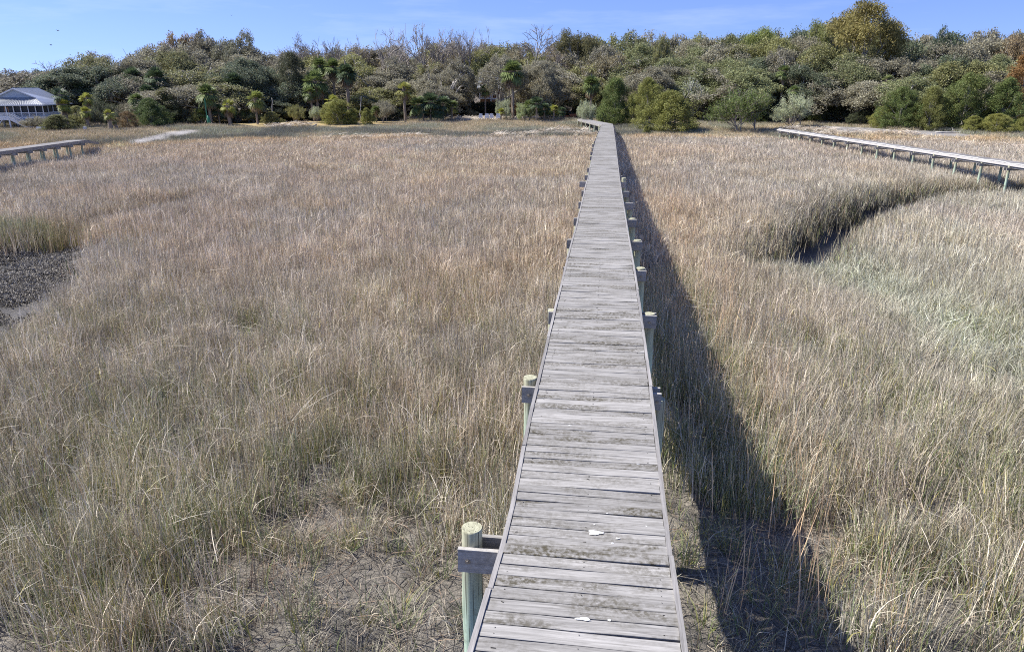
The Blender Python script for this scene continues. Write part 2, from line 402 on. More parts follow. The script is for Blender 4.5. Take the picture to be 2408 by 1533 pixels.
def clump(name, seed, n, rad, h0, h1, wd, lean, curve, mat, segs=3, green=0.0, splay=0.0, leafy=0.0):
    r = np.random.default_rng(seed)
    px, py = r.normal(0, rad, n), r.normal(0, rad, n)
    az = r.uniform(0, 2 * np.pi, n)
    if splay > 0: az = np.where(r.random(n) < splay, np.arctan2(py, px) + r.normal(0, .5, n), az)
    H = r.uniform(h0, h1, n) * (1 - .25 * np.minimum(1, (px ** 2 + py ** 2) / (4 * rad * rad)))
    le = np.abs(r.normal(0, lean, n)); cu = np.abs(r.normal(0, curve, n)) ; wa = r.uniform(0, np.pi, n)
    wd = wd * r.uniform(.6, 1.5, n)
    rv = r.random(n); gr = r.random(n)
    base = np.zeros(n)
    if leafy > 0:   # leaves that leave the stem part way up
        lf = r.random(n) < leafy
        base = np.where(lf, r.uniform(.15, .7, n) * H, 0); H = np.where(lf, H * r.uniform(.25, .5, n), H); cu = np.where(lf, cu + r.uniform(.3, .9, n), cu); le = np.where(lf, le + .25, le)
    V = []; Vt = []
    for k in range(segs + 1):
        t = k / segs; off = H * (le * t + cu * t ** 2.2)
        x = px + np.cos(az) * off; y = py + np.sin(az) * off
        z = base + H * (t - .45 * np.minimum(cu, 1.6) * t ** 2.6) - (.05 if k == 0 else 0)
        ww = wd * (1 - .82 * t) * .5
        V.append(np.stack([x - np.cos(wa) * ww, y - np.sin(wa) * ww, z], 1)); V.append(np.stack([x + np.cos(wa) * ww, y + np.sin(wa) * ww, z], 1)); Vt += [t, t]
    V = np.stack(V, 1); m = 2 * (segs + 1)
    c = np.zeros((n, m, 4), np.float32); c[:, :, 0] = rv[:, None]; c[:, :, 1] = gr[:, None] * (1 - green); c[:, :, 2] = np.array(Vt)[None]; c[:, :, 3] = 1
    q = np.array([[2 * k, 2 * k + 1, 2 * k + 3, 2 * k + 2] for k in range(segs)])
    F = (np.arange(n)[:, None, None] * m + q[None]).reshape(-1, 4)
    return new_mesh(name, V.reshape(-1, 3), F, mat, attrs={'bv': ('FLOAT_COLOR', 'POINT', c.reshape(-1, 4))})
def straws(name, seed, n, rad, l0, l1, wd, mat, zmax=.5):
    r = np.random.default_rng(seed); mb = MB()
    V = []; Fq = []; C = []
    for i in range(n):
        p = np.array([r.normal(0, rad), r.normal(0, rad), r.uniform(0.02, zmax)]); a = r.uniform(0, 2 * np.pi); l = r.uniform(l0, l1); e = r.normal(0, .25)
        d = np.array([np.cos(a), np.sin(a), e]); s = np.array([-np.sin(a), np.cos(a), 0]) * wd / 2; u = np.array([0, 0, wd / 2]); rv = r.random()
        k = len(V)
        mid = p + d * l * .5 + np.array([0, 0, l * .04])
        for q, f in ((p, 1), (mid, .9), (p + d * l, .5)):
            V += [q - s * f, q + s * f + u * f]; C += [[.6 + .4 * rv, 1, 1, 1]] * 2
        Fq += [[k, k + 1, k + 3, k + 2], [k + 2, k + 3, k + 5, k + 4]]
    return new_mesh(name, np.array(V), np.array(Fq), mat, attrs={'bv': ('FLOAT_COLOR', 'POINT', np.array(C, np.float32))})
T = []
for s in range(6): T.append(clump('cordgrass_clump', 10 + s, 66, .19, .50, 1.2, .0115, .10, .10, M['grass'], 3, leafy=.26))          # 0-5 near
for s in range(4): T.append(clump('cordgrass_clump', 30 + s, 80, .36, .50, 1.2, .022, .10, .08, M['grass'], 2, leafy=.15))         # 6-9 far
for s in range(3): T.append(clump('green_tuft', 50 + s, 26, .07, .35, .85, .013, .30, .35, M['grass'], 4, green=.7, splay=.9))       # 10-12
for s in range(2): T.append(straws('fallen_straws', 60 + s, 7, .35, .3, .9, .007, M['grass'], .9))                                  # 13-14
for s in range(3): T.append(clump('sparse_tuft', 70 + s, 42, .12, .35, 1.0, .010, .24, .22, M['grass'], 4, splay=.6, leafy=.2))      # 15-17
for s in range(3): T.append(clump('rush_clump', 80 + s, 110, .40, .6, 1.0, .012, .20, .12, M['grass'], 2))                           # 18-20
T.append(straws('mud_litter', 90, 40, .4, .1, .5, .007, M['grass'], .06))                                                             # 21
def plume(seed):
    m = clump('seed_plume', seed, 5, .10, 1.0, 1.35, .012, .12, .12, M['grass'], 4); return m
T.append(plume(95))                                                                                                                   # 22
rg = np.random.default_rng(7)
def wedge(n, D0, D1, half=.86, pad=4):
    D = np.sqrt(rg.uniform(D0 ** 2, D1 ** 2, n)); a = rg.uniform(-1, 1, n) * (D * half + pad)
    x = CAM[0] + a * CR[0] + D * CF[0]; y = CAM[1] + a * CR[1] + D * CF[1]
    return x, y, a, D
DECK_END = at_z(1428.5, 292.3, 3.0)
def field(n, D0, D1, kinds, sc0, name):
    x, y, a, D = wedge(n, D0, D1)
    u = 1204 + 1763 * a / D; sd = np.interp(u, SH_U, SH_D)
    n1 = fbm(x, y, .22, 4, 41); n2 = fbm(x, y, .9, 3, 43); n3 = fbm(x, y, .07, 3, 47)
    keep = np.ones(len(x), bool)
    keep &= D < np.interp(u, ME_U, ME_D) + (n1 - .5) * 5 + (n2 - .5) * 2
    under = (np.abs(x) < .62) & (y < DECK_END[1] + 1); keep &= ~(under & (rg.random(len(x)) < .8))
    dr = dist_line(x, y, CH_R); dl = dist_line(x, y, CH_L)
    keep &= (dr > np.interp(D, [27, 35, 40, 46, 55], [1.25, 1.35, 1.2, 1.15, 1.1]) + 1.3 * (n2 - .5)) | (D < 25); keep &= (dl > .7) | (rg.random(len(x)) < .3)
    n4 = fbm(x, y, .5, 4, 61); jx, jy = x + (n4 - .5) * 5.0, y + (n2 - .5) * 3.0
    keep &= ~inpoly(jx, jy, OYS)
    jx, jy = x + (n2 - .5) * 1.6, y + (n1 - .5) * 1.6; mf = inpoly(jx, jy, MUD_F); mr = inpoly(jx, jy, MUD_R); mc = inpoly(jx, jy, MUD_C)
    patch = fbm(x, y, 1.1, 3, 71)
    keep &= ~(mf & ((patch < .40) | (rg.random(len(x)) < .30)))
    keep &= ~(mr & ((patch < .38) | (rg.random(len(x)) < .2)))
    keep &= ~mc
    strip = (x > .8) & (x < 1.75) & (D < 14); keep &= ~(strip & (rg.random(len(x)) < np.where(D < 10, .88, .5)))
    # natural openings in the near left field
    keep &= ~((D < 15) & (patch < .33) & (rg.random(len(x)) < .75))
    x, y, a, D, u, n1, n2, n3, dr, dl, mf, mr = [q[keep] for q in (x, y, a, D, u, n1, n2, n3, dr, dl, mf, mr)]
    z = ground(x, y)
    m = len(x)
    hs = np.interp(D, [0, 12, 30, 50, 70, 90], [1.0, .95, .92, .72, .52, .42]) * (.70 + .55 * n1) * (.80 + .40 * n2) * rg.uniform(.75, 1.18, m)
    hs *= np.where(mf | mr, .72, 1)
    ws = sc0 * rg.uniform(.85, 1.2, m)
    lean = .02 + .08 * n1 + .22 * sstep(3, 9, a) * (1 - sstep(9, 20, D)) * (a > 2)
    la = R(10) + (n3 - .5) * 1.6 + rg.normal(0, .5, m)
    rz = rg.uniform(0, 2 * np.pi, m)
    # lean towards world direction la, whatever the spin: rotate about Z first, then tilt
    rx = -lean * np.sin(la) * 1.0 + rg.normal(0, .09, m); ry = lean * np.cos(la) + rg.normal(0, .09, m)
    rot = np.stack([rx, ry, rz * 0], 1)
    rot[:, 2] = rz
    scl = np.stack([ws, ws, hs], 1)
    tan = np.array([.51, .425, .315]); grey = np.array([.44, .395, .325]); pink = np.array([.50, .40, .30]); gold = np.array([.53, .38, .19]); olive = np.array([.33, .335, .20]); pale = np.array([.45, .44, .34])
    c = tan[None] * np.ones((m, 1))
    def mixc(c, t, k): k = np.clip(k, 0, 1)[:, None]; return c * (1 - k) + t * k
    c = mixc(c, grey, .25 + sstep(.40, .62, n3) * .65)
    c = mixc(c, np.array([.40, .36, .275]), sstep(19, 8, D) * .85)
    c = mixc(c, grey, sstep(0, -14, a) * sstep(60, 30, D) * .5)
    c = mixc(c, pink, sstep(.52, .70, n1) * .35)
    c = mixc(c, pale, sstep(6, 22, a) * sstep(62, 14, D) * sstep(.42, .60, fbm(x, y, .10, 3, 77)) * .85)
    c = mixc(c, gold, sstep(.60, .72, fbm(x, y, .30, 3, 53)) * .5 * (D > 22) * .3)
    sdn = np.interp(u, ME_U, ME_D)
    c = mixc(c, gold, sstep(-5, -1, D - sdn + (n1 - .5) * 5) * .6)
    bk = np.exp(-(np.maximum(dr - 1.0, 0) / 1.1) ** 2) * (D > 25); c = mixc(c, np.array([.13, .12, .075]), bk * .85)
    fr = np.exp(-((dist_line(x, y, [at_z(-60, 585, .1)[:2], at_z(170, 582, .1)[:2]])) / .9) ** 2)
    c = mixc(c, np.array([.24, .26, .14]), fr * .7)
    ch = np.exp(-(dl / 1.3) ** 2); c = mixc(c, np.array([.30, .23, .14]), ch * .6)
    sw = np.exp(-(dist_line(x, y, [at_z(*q, .6)[:2] for q in [(1930, 625), (2050, 665), (2180, 700), (2290, 770), (2440, 850)]]) / 2.0) ** 2) * (.5 + n2)
    c = mixc(c, np.array([.42, .44, .34]), sw * .7); hs *= 1 - .35 * np.clip(sw, 0, 1); rot[:, 0] += rg.normal(0, .3, m) * sw; rot[:, 1] += rg.normal(0, .3, m) * sw; scl[:, 2] = hs
    c *= (rg.uniform(.55, 1.4, m) * (.80 + .40 * n2))[:, None]
    gf = .07 + .16 * sstep(26, 9, D) + .22 * sstep(.48, .66, fbm(x, y, .45, 3, 83)) * sstep(34, 12, D) + .3 * fr + .10 * bk + .07 * sstep(0, -6, a) * sstep(26, 10, D)
    # shaded growth by the walk keeps more green leaves
    gf += .40 * ((x > .8) & (x < 3.4) & (D < 24))
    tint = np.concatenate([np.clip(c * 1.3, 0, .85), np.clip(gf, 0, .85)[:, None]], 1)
    kk = np.array(kinds)[rg.integers(0, len(kinds), m)]
    kk = np.where((mf | mr) & (rg.random(m) < .6), rg.integers(15, 18, m), kk)
    r_ = rg.random(m)
    kk = np.where((r_ < .07) & (D < 26), rg.integers(10, 13, m), kk)
    kk = np.where((r_ > .988) & (D < 34), rg.integers(13, 15, m), kk)
    bright = (kk == 13) | (kk == 14)
    tint[bright, :3] = np.array([.52, .47, .38]); tint[:, 3] = np.where((kk >= 10) & (kk <= 12), .9, tint[:, 3])
    scl[bright, 2] = hs[bright] * .9
    return np.stack([x, y, z - .02], 1), rot, scl, tint, kk
parts = [field(8600, 5.6, 26, [0, 1, 2, 3, 4, 5], 1.0, 'n'), field(23000, 24, 52, [6, 7, 8, 9], 1.0, 'm'), field(26000, 50, 90, [6, 7, 8, 9], 1.25, 'f')]
A = [np.concatenate([p[i] for p in parts]) for i in range(5)]
# a few fresh green tufts on the open mud
P_ = np.array([at_z(u_, v_, 0) for u_, v_ in [(965, 1195), (1040, 1340), (700, 1475), (830, 1290), (610, 1300), (1660, 1460), (1700, 1300), (1880, 1480), (1780, 1420), (1830, 1330), (1620, 1330), (940, 1430), (520, 1500), (180, 1520)]]); m = len(P_)
P_[:, 2] = ground(P_[:, 0], P_[:, 1]) - .02
ex = [P_, np.stack([rg.normal(0, .1, m), rg.normal(0, .1, m), rg.uniform(0, 6, m)], 1), np.tile([1.1, 1.1, .8], (m, 1)), np.tile([.45, .40, .25, .75], (m, 1)), rg.integers(10, 13, m)]
A = [np.concatenate([p, q]) for p, q in zip(A, ex)]
# dry plumes standing in the shadow of the walk, litter on the open mud
x, y, a, D = wedge(5200, 7, 40); k = (x > 1.6) & (x < 4.2); x, y, D = x[k], y[k], D[k]; m = len(x)
ex = [np.stack([x, y, ground(x, y)], 1), np.stack([rg.normal(0, .08, m), rg.uniform(0, .25, m), rg.uniform(0, 6, m)], 1), np.tile([1, 1, 1.15], (m, 1)), np.tile([.60, .42, .26, 0.], (m, 1)), np.full(m, 22)]
A = [np.concatenate([p, q]) for p, q in zip(A, ex)]
x, y, a, D = wedge(4000, 5.5, 11); jx, jy = x, y
k = inpoly(x, y, MUD_F) | inpoly(x, y, MUD_R) | (fbm(x, y, 1.1, 3, 71) < .4); x, y = x[k][:170], y[k][:170]; m = len(x)
ex = [np.stack([x, y, ground(x, y) + .01], 1), np.stack([np.zeros(m), np.zeros(m), rg.uniform(0, 6, m)], 1), np.tile([1, 1, 1.], (m, 1)), np.concatenate([np.array([.24, .20, .15])[None] * rg.uniform(.4, 1.2, (m, 1)), np.zeros((m, 1))], 1), np.full(m, 21)]
A = [np.concatenate([p, q]) for p, q in zip(A, ex)]
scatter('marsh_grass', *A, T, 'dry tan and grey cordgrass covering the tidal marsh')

# shore band: low grey-green rush, wrack and rough grass up to the trees
def shore(n):
    D0 = 58; x, y, a, D = wedge(n, D0, 112)
    u = 1204 + 1763 * a / D; sd = np.interp(u, SH_U, SH_D); q = D - sd
    n1 = fbm(x, y, .22, 4, 141); n2 = fbm(x, y, .9, 3, 143); n3 = fbm(x, y, .09, 3, 147)
    keep = (D > np.interp(u, ME_U, ME_D) - 1 + (n1 - .5) * 5) & (q < 9)
    bare = np.zeros(len(x), bool)
    for pl in (LAWN1, LAWN2, ROAD): bare |= inpoly(x + (n2 - .5) * 1.5, y + (n1 - .5) * 1.5, pl)
    bare |= inpoly(x, y, SANDR) & (n1 > .45)
    keep &= ~bare; keep &= (q < 0) | (n2 > .42)
    keep &= ~((np.abs(x) < .7) & (y < DECK_END[1]))
    x, y, a, D, u, q, n1, n2, n3 = [t[keep] for t in (x, y, a, D, u, q, n1, n2, n3)]; m = len(x)
    hs = .42 * (.6 + .9 * n1); ws = rg.uniform(.9, 1.4, m)
    straw = np.array([.52, .43, .30]); gg = np.array([.36, .36, .28]); dk = np.array([.22, .22, .19])
    k = sstep(.40, .56, n1)[:, None]; c = straw * (1 - k) + gg * k
    k = (sstep(.46, .56, n3) * sstep(-4, -9, q))[:, None]; c = c * (1 - k) + dk * k; hs = hs * (1 + .5 * k[:, 0])
    k = (sstep(-3, 2, q) * .6)[:, None]; c = c * (1 - k) + np.array([.36, .31, .22]) * k
    c *= rg.uniform(.75, 1.25, (m, 1))
    tint = np.concatenate([c, np.full((m, 1), .22)], 1)
    rot = np.stack([rg.normal(0, .12, m), rg.normal(.05, .12, m), rg.uniform(0, 6.28, m)], 1)
    return np.stack([x, y, ground(x, y) - .02], 1), rot, np.stack([ws, ws, hs], 1), tint, rg.integers(18, 21, m) - 18
scatter('shore_rushes', *shore(36000), T[18:21], 'low grey-green rushes and rough grass between marsh and trees')

# wrack: mats of washed-up dead reed
def wrack():
    zones = [((1050, 289), (1195, 286), 1.0), ((1195, 287), (1290, 284), .6), ((1320, 308), (1420, 311), .8), ((1270, 305), (1400, 303), .9), ((640, 300), (720, 296), .5), ((940, 286), (1010, 284), .6),
             ((1165, 312), (1290, 308), .5), ((1900, 312), (2150, 316), .8), ((2120, 320), (2400, 334), .5), ((1830, 306), (1930, 308), 1.0), ((740, 318), (980, 312), .35)]
    P = []
    for (p, q, s) in zones:
        A_, B_ = at_z(*p, 2.15), at_z(*q, 2.15); n = int(np.hypot(*(B_ - A_)[:2]) * 12 * s)
        t = rg.random(n); o = rg.normal(0, .55 * s, (n, 2))
        P.append((A_[:2] + (B_ - A_)[:2] * t[:, None] + o))
    P = np.concatenate(P); m = len(P); zz = ground(P[:, 0], P[:, 1]) + rg.uniform(.03, .30, m)
    return np.stack([P[:, 0], P[:, 1], zz], 1), np.stack([rg.normal(0, .15, m), rg.normal(0, .15, m), rg.uniform(0, 6.28, m)], 1), np.tile([1.2, 1.2, 1.], (m, 1)), \
        np.concatenate([np.array([.50, .45, .37])[None] * rg.uniform(.7, 1.15, (m, 1)), np.zeros((m, 1))], 1), rg.integers(0, 2, m)
scatter('wrack_mats', *wrack(), [straws('wrack_straws', 160 + s, 26, .30, .3, .9, .035, M['grass'], .12) for s in range(2)], 'pale washed-up reed stems lying in lines along the shore')

# oysters on the mud flat at the left edge
def shell_mesh(seed):
    r = random.Random(seed); mb = MB()
    for i in range(22):
        p = Vector((r.gauss(0, .16), r.gauss(0, .16), .01)); l = r.uniform(.05, .10); w_ = l * .42; a = r.uniform(0, 6.28); e = r.uniform(.2, 1.3)
        d = Vector((math.cos(a) * math.cos(e), math.sin(a) * math.cos(e), math.sin(e))); s = Vector((-math.sin(a), math.cos(a), 0)); nrm = d.cross(s)
        V = [p, p + d * l * .4 + s * w_ * .5, p + d * l * .85 + s * w_ * .45, p + d * l, p + d * l * .85 - s * w_ * .45, p + d * l * .4 - s * w_ * .5]
        V2 = [q + nrm * .012 for q in V]
        mb.add(V + V2, [(0, 1, 2, 3, 4, 5), (11, 10, 9, 8, 7, 6)] + [(k, (k + 1) % 6 + 0, 6 + (k + 1) % 6, 6 + k) for k in range(6)], r.random())
    return mb
N = NT('oyster_shell'); rn = N.attr('rnd').outputs['Fac']
M['shell'] = N.finish(N.mix((.05, .042, .03, 1), (.52, .47, .38, 1), N.math('POWER', rn, 2.2)), .8)
n = 5200; bx = np.array(OYS); lo, hi = bx.min(0), bx.max(0)
lo = np.maximum(lo, [-26, 0])
ox, oy = rg.uniform(lo[0], hi[0], n * 3), rg.uniform(lo[1], hi[1], n * 3)
k = inpoly(ox + (fbm(ox, oy, .9, 2, 3) - .5), oy, OYS) & (fbm(ox, oy, .7, 3, 91) > .40); ox, oy = ox[k][:n], oy[k][:n]; m = len(ox)
scatter('oyster_shells', np.stack([ox, oy, ground(ox, oy)], 1), np.stack([np.zeros(m), np.zeros(m), rg.uniform(0, 6, m)], 1), np.tile([1, 1, 1.], (m, 1)) * rg.uniform(.5, 1.2, (m, 1)),
        np.ones((m, 4)), rg.integers(0, 3, m), [shell_mesh(s).mesh('oyster_cluster', M['shell']) for s in range(3)], 'grey oyster shells crowding the bare mud flat at left')

# ---------------------------------------------------------------- the long boardwalk
random.seed(5)
DZ = 3.0; Y1 = DECK_END[1]
def _wob():
    ys = []; cx = []; hw = []
    for v, ul, ur in [(1533, 1100, 1617), (1250, 1187, 1573), (980, 1243, 1541), (722, 1305, 1506.6), (610, 1333, 1489), (533.5, 1353, 1475.5), (420, 1381, 1457.5), (331, 1400.7, 1447), (292.6, 1415, 1441.5)]:
        p, q = at_z(ul, v, DZ), at_z(ur, v, DZ); ys.append((p[1] + q[1]) / 2); cx.append((p[0] + q[0]) / 2); hw.append(math.hypot(p[0] - q[0], (p[1] - q[1])) / 2)
    return ys, cx, hw
WY, WC, WH = _wob(); HW = float(np.median(WH))
def cxw(y): return float(np.interp(y, WY, WC))
def hww(y): return float(np.interp(y, WY, WH))
bw = thing('boardwalk', 'long weathered grey plank boardwalk running from the foreground to the trees', 'boardwalk', (0, 4, DZ))
def w2l(p, o=(0, 4, DZ)): return (p[0] - o[0], p[1] - o[1], p[2] - o[2])
mb = MB(); y = 1.6; PT = .141; i = 0
while y < Y1:
    hw = hww(y) - .045; c = cxw(y); col_ = random.random(); sag = random.gauss(0, .0025); sk = random.gauss(0, .006)
    gap = random.choice([.006, .007, .008, .010]); w2 = PT - gap
    xl, xr = c - hw + random.gauss(0, .004), c + hw + random.gauss(0, .004)
    a0 = random.gauss(0, .003)
    nseg = 4 if y < 20 else 1; tops = []
    V = []
    for s in range(nseg + 1):
        t = s / nseg; x_ = xl + (xr - xl) * t; zc = DZ + sag + a0 * (t - .5) + .004 * math.sin(3.1 * t) * random.uniform(-1, 1)
        yo = y - 4 + sk * (t - .5) * 2 + random.gauss(0, .0008); zc -= DZ
        V += [(x_, yo, zc - .035), (x_, yo, zc - .003), (x_, yo + .004, zc), (x_, yo + w2 - .004, zc), (x_, yo + w2, zc - .003), (x_, yo + w2, zc - .035)]
    Fc = []
    for s in range(nseg):
        for k in range(6):
            k2 = (k + 1) % 6; Fc.append((s * 6 + k, s * 6 + k2, (s + 1) * 6 + k2, (s + 1) * 6 + k)[::-1])
    Fc.append(tuple(range(6))); Fc.append(tuple(range(nseg * 6, nseg * 6 + 6))[::-1])
    mb.add(V, Fc, col_); y += PT; i += 1
mb.build('plank_deck', M['deck'], bw)
# screw heads
N = NT('screw_steel'); M['screw'] = N.finish((.05, .045, .04, 1), .5)
mb = MB(); y = 1.6
while y < 16:
    for sx in (-.62, 0, .62):
        for dy in (.035, .10):
            if random.random() < .45: mb.tube([(cxw(y) + sx + random.gauss(0, .012), y - 4 + dy + random.gauss(0, .006), .0), (cxw(y) + sx, y - 4 + dy, .0025)], .0035, 6)
    y += PT
mb.build('screws', M['screw'], bw)['kind'] = 'stuff'
# edge boards
for sd in (-1, 1):
    y = 1.6; k = 0
    while y < Y1 - .05:
        l = random.choice([2.4, 3.05, 3.66]) if y < 30 else 4.9
        y2 = min(y + l, Y1 - .05); mb = MB(); dz = random.gauss(0, .004); dx = random.gauss(0, .006)
        n = 4; pts = []
        for s in range(n + 1):
            yy = y + .008 + (y2 - y - .012) * s / n; pts.append((cxw(yy) + sd * (hww(yy) - .020) + dx * (1 - s / n) + random.gauss(0, .0015), yy))
        V = []
        for (x_, yy) in pts:
            V += [(x_ - .021, yy - 4, -.13 + dz), (x_ + .021, yy - 4, -.13 + dz), (x_ + .021, yy - 4, .008 + dz), (x_ - .021, yy - 4, .008 + dz)]
        Fc = [(3, 2, 1, 0), (n * 4, n * 4 + 1, n * 4 + 2, n * 4 + 3)]
        for s in range(n):
            for q in range(4): q2 = (q + 1) % 4; Fc.append((s * 4 + q, s * 4 + q2, (s + 1) * 4 + q2, (s + 1) * 4 + q))
        mb.add(V, Fc, random.random()); mb.build('edge_board', M['deck_y'], bw); y = y2
for sx in (-.45, .05, .5):
    mb = MB(); 
    ys = np.linspace(1.6, Y1 - .1, 12)
    for q in range(11): mb.bar((cxw(ys[q]) + sx, ys[q] - 4, -.13), (cxw(ys[q + 1]) + sx, ys[q + 1] - 4, -.13), .04, .18, random.random())
    mb.build('stringer', M['deck_y'], bw)
N = NT('galvanised_bolt'); M['bolt'] = N.finish((.42, .38, .33, 1), .45, metal=.7)
def piling(x_, y_, top, r=.10, seed=0, parent=bw, org=(0, 4, DZ), gz=None):
    rr = random.Random(seed); mb = MB(); gz = float(ground(np.array([x_]), np.array([y_]))[0]) - .6 if gz is None else gz
    pts = []; rad = []; n = 9
    for s in range(n + 1):
        t = s / n; pts.append((rr.gauss(0, .003) + .02 * math.sin(t * 2 + seed), rr.gauss(0, .003), gz - top + (top - gz) * t)); rad.append(r * (1.08 - .12 * t) * (1 + rr.gauss(0, .008)))
    rad[-1] *= .965; pts.insert(-1, (pts[-1][0], pts[-1][1], -.02)); rad.insert(-1, rad[-1] / .965)
    mb.tube(pts, rad, 18, True, rr.random()); o = mb.build('piling', M['post'], parent, smooth=True)
    o.location = (x_ - org[0], y_ - org[1], top - org[2]); return o
# bents, each measured from the picture: (beam v, left top (u,v,z) or None, right top or None)
bents = []
Lp = {0: (1105, 1238, 3.07), 1: (1245.5, 886, 3.02), 2: (1302, 729, 2.92)}
Rp = {2: (1519.5, 726, 2.93), 3: (1503.5, 629, 2.97), 4: (1497, 564, 2.95), 5: (1485, 513, 2.95), 6: (1478, 478, 2.9), 7: (1470, 451, 2.9), 8: (1464, 418, 3.1)}
yb0 = at_z(1105, 1290, DZ)[1]
y = yb0 + .25; i = 0
while y < Y1 - .5:
    c = cxw(y); hw = hww(y)
    L_ = at_z(*Lp[i]) if i in Lp else np.array([c - hw + random.choice([.06, .02, -.03]), y, DZ - random.uniform(.12, .3)])
    R_ = at_z(*Rp[i]) if i in Rp else np.array([c + hw + random.choice([-.02, .04, .08]), y, DZ - random.uniform(.1, .3)])
    if i > 11: L_ = np.array([c - hw - random.uniform(.0, .08), y, DZ - random.uniform(.0, .12)])
    if i in Lp or i in Rp: yy = (L_[1] if i in Lp else R_[1])
    else: yy = y
    if i == 0: R_[0] = c + hw - .16; R_[1] = yy; R_[2] = 2.78
    if i == 1: R_ = np.array([c + hw + .08, yy, 2.80])
    if i in Rp and i not in Lp: L_[1] = yy
    if i == 2: R_[1] = L_[1] = yy
    if i in Rp: R_[0] += .045
    piling(L_[0], L_[1], L_[2], .098 if i < 3 else .09, 100 + i); piling(R_[0], R_[1], R_[2], .098, 200 + i)
    for sgn, q in ((-1, 0), (1, 1)):
        mb = MB(); yq = yy + sgn * .118; zb = DZ - .19 - (.02 if q else 0)
        xl = L_[0] - (.10 if i != 8 else .32) + random.uniform(-.02, .02); xr = R_[0] + .10 + random.uniform(-.02, .03)
        if i == 1: xr -= .05
        mb.box(((xl + xr) / 2, yq - 4, zb - DZ), (xr - xl, .045, .235), col=random.random())
        bm_ = mb.build('cross_beam', M['beam'], bw)
    for P_ in (L_, R_):
        mb = MB(); mb.tube([(P_[0], yy - .118 - .023 - 4, -.19), (P_[0], yy - .118 - .030 - 4, -.19)], .024, 10); mb.tube([(P_[0], yy - .118 - .030 - 4, -.19), (P_[0], yy - .118 - .042 - 4, -.19)], .012, 6)
        if i < 9: mb.build('bolt', M['bolt'], bw)
    i += 1; y += 3.13
# the turn at the landward end
A0, A1 = at_z(1441.5, 291.3, DZ - .004), at_z(1415, 293.6, DZ - .004)
B0, B1 = at_z(1371, 278.6, DZ - .1), at_z(1358, 280.2, DZ - .1)
mb = MB(); n = 100; 
for k in range(n):
    t0, t1 = k / n, (k + .93) / n
    q = [A1 + (B1 - A1) * t0, A0 + (B0 - A0) * t0, A0 + (B0 - A0) * t1, A1 + (B1 - A1) * t1]
    q = [Vector(w2l(p)) for p in q]; dz = Vector((0, 0, .035)); mb.add([p - dz for p in q] + q, [(0, 3, 2, 1), (4, 5, 6, 7), (0, 1, 5, 4), (1, 2, 6, 5), (2, 3, 7, 6), (3, 0, 4, 7)], random.random())
mb.build('plank_deck', M['deck_y'], bw)
for P_, Q_ in ((A1, B1), (A0, B0)):
    mb = MB(); mb.bar(w2l(P_ - [0, 0, .12]), w2l(Q_ - [0, 0, .12]), .045, .2); mb.build('edge_board', M['deck_y'], bw)
for t in np.linspace(.08, .97, 6):
    for P_, Q_ in ((A1, B1), (A0, B0)):
        p = P_ + (Q_ - P_) * t; piling(p[0], p[1], p[2] - .05, .09, int(t * 100))
# droppings on the planks
N = NT('dropping_white'); P = tc(N); M['white_splat'] = N.finish(N.mix((.75, .75, .73, 1), (.25, .25, .23, 1), N.rng(N.noise(P, 60, 4, .7), .55, .7)), .9)
def splat(u, v, r, seed, asp=.6, n=26):
    rr = random.Random(seed); c = at_z(u, v, DZ + .004); V = [(0, 0, .003)]; Fc = []
    for k in range(n):
        a = 2 * math.pi * k / n; q = r * (1 + .18 * math.sin(3 * a + seed) + rr.gauss(0, .10)); V.append((q * math.cos(a), q * asp * math.sin(a), .0005))
    for k in range(n): Fc.append((0, 1 + k, 1 + (k + 1) % n))
    mb = MB(); mb.add([(c[0] + p[0], c[1] - 4 + p[1], c[2] - DZ + p[2] + .001) for p in V], Fc); return mb
mb = splat(1399, 1251, .062, 1, .55)
mb.build('dropping', M['white_splat'], bw)
for (u, v, r, s, a) in [(1372, 1454, .055, 4, .3), (1433, 1457, .014, 5, .7), (1452, 1265, .018, 2, .6), (1440, 1276, .012, 9, .6), (1428, 1206, .008, 3, 1), (1520, 1236, .01, 6, .7), (1458, 744, .03, 7, .4), (1340, 1000, .02, 8, .4), (1398, 1232, .008, 11, .6), (1500, 1090, .02, 12, .3)]:
    splat(u, v, r, s, a).build('dropping', M['white_splat'], bw)

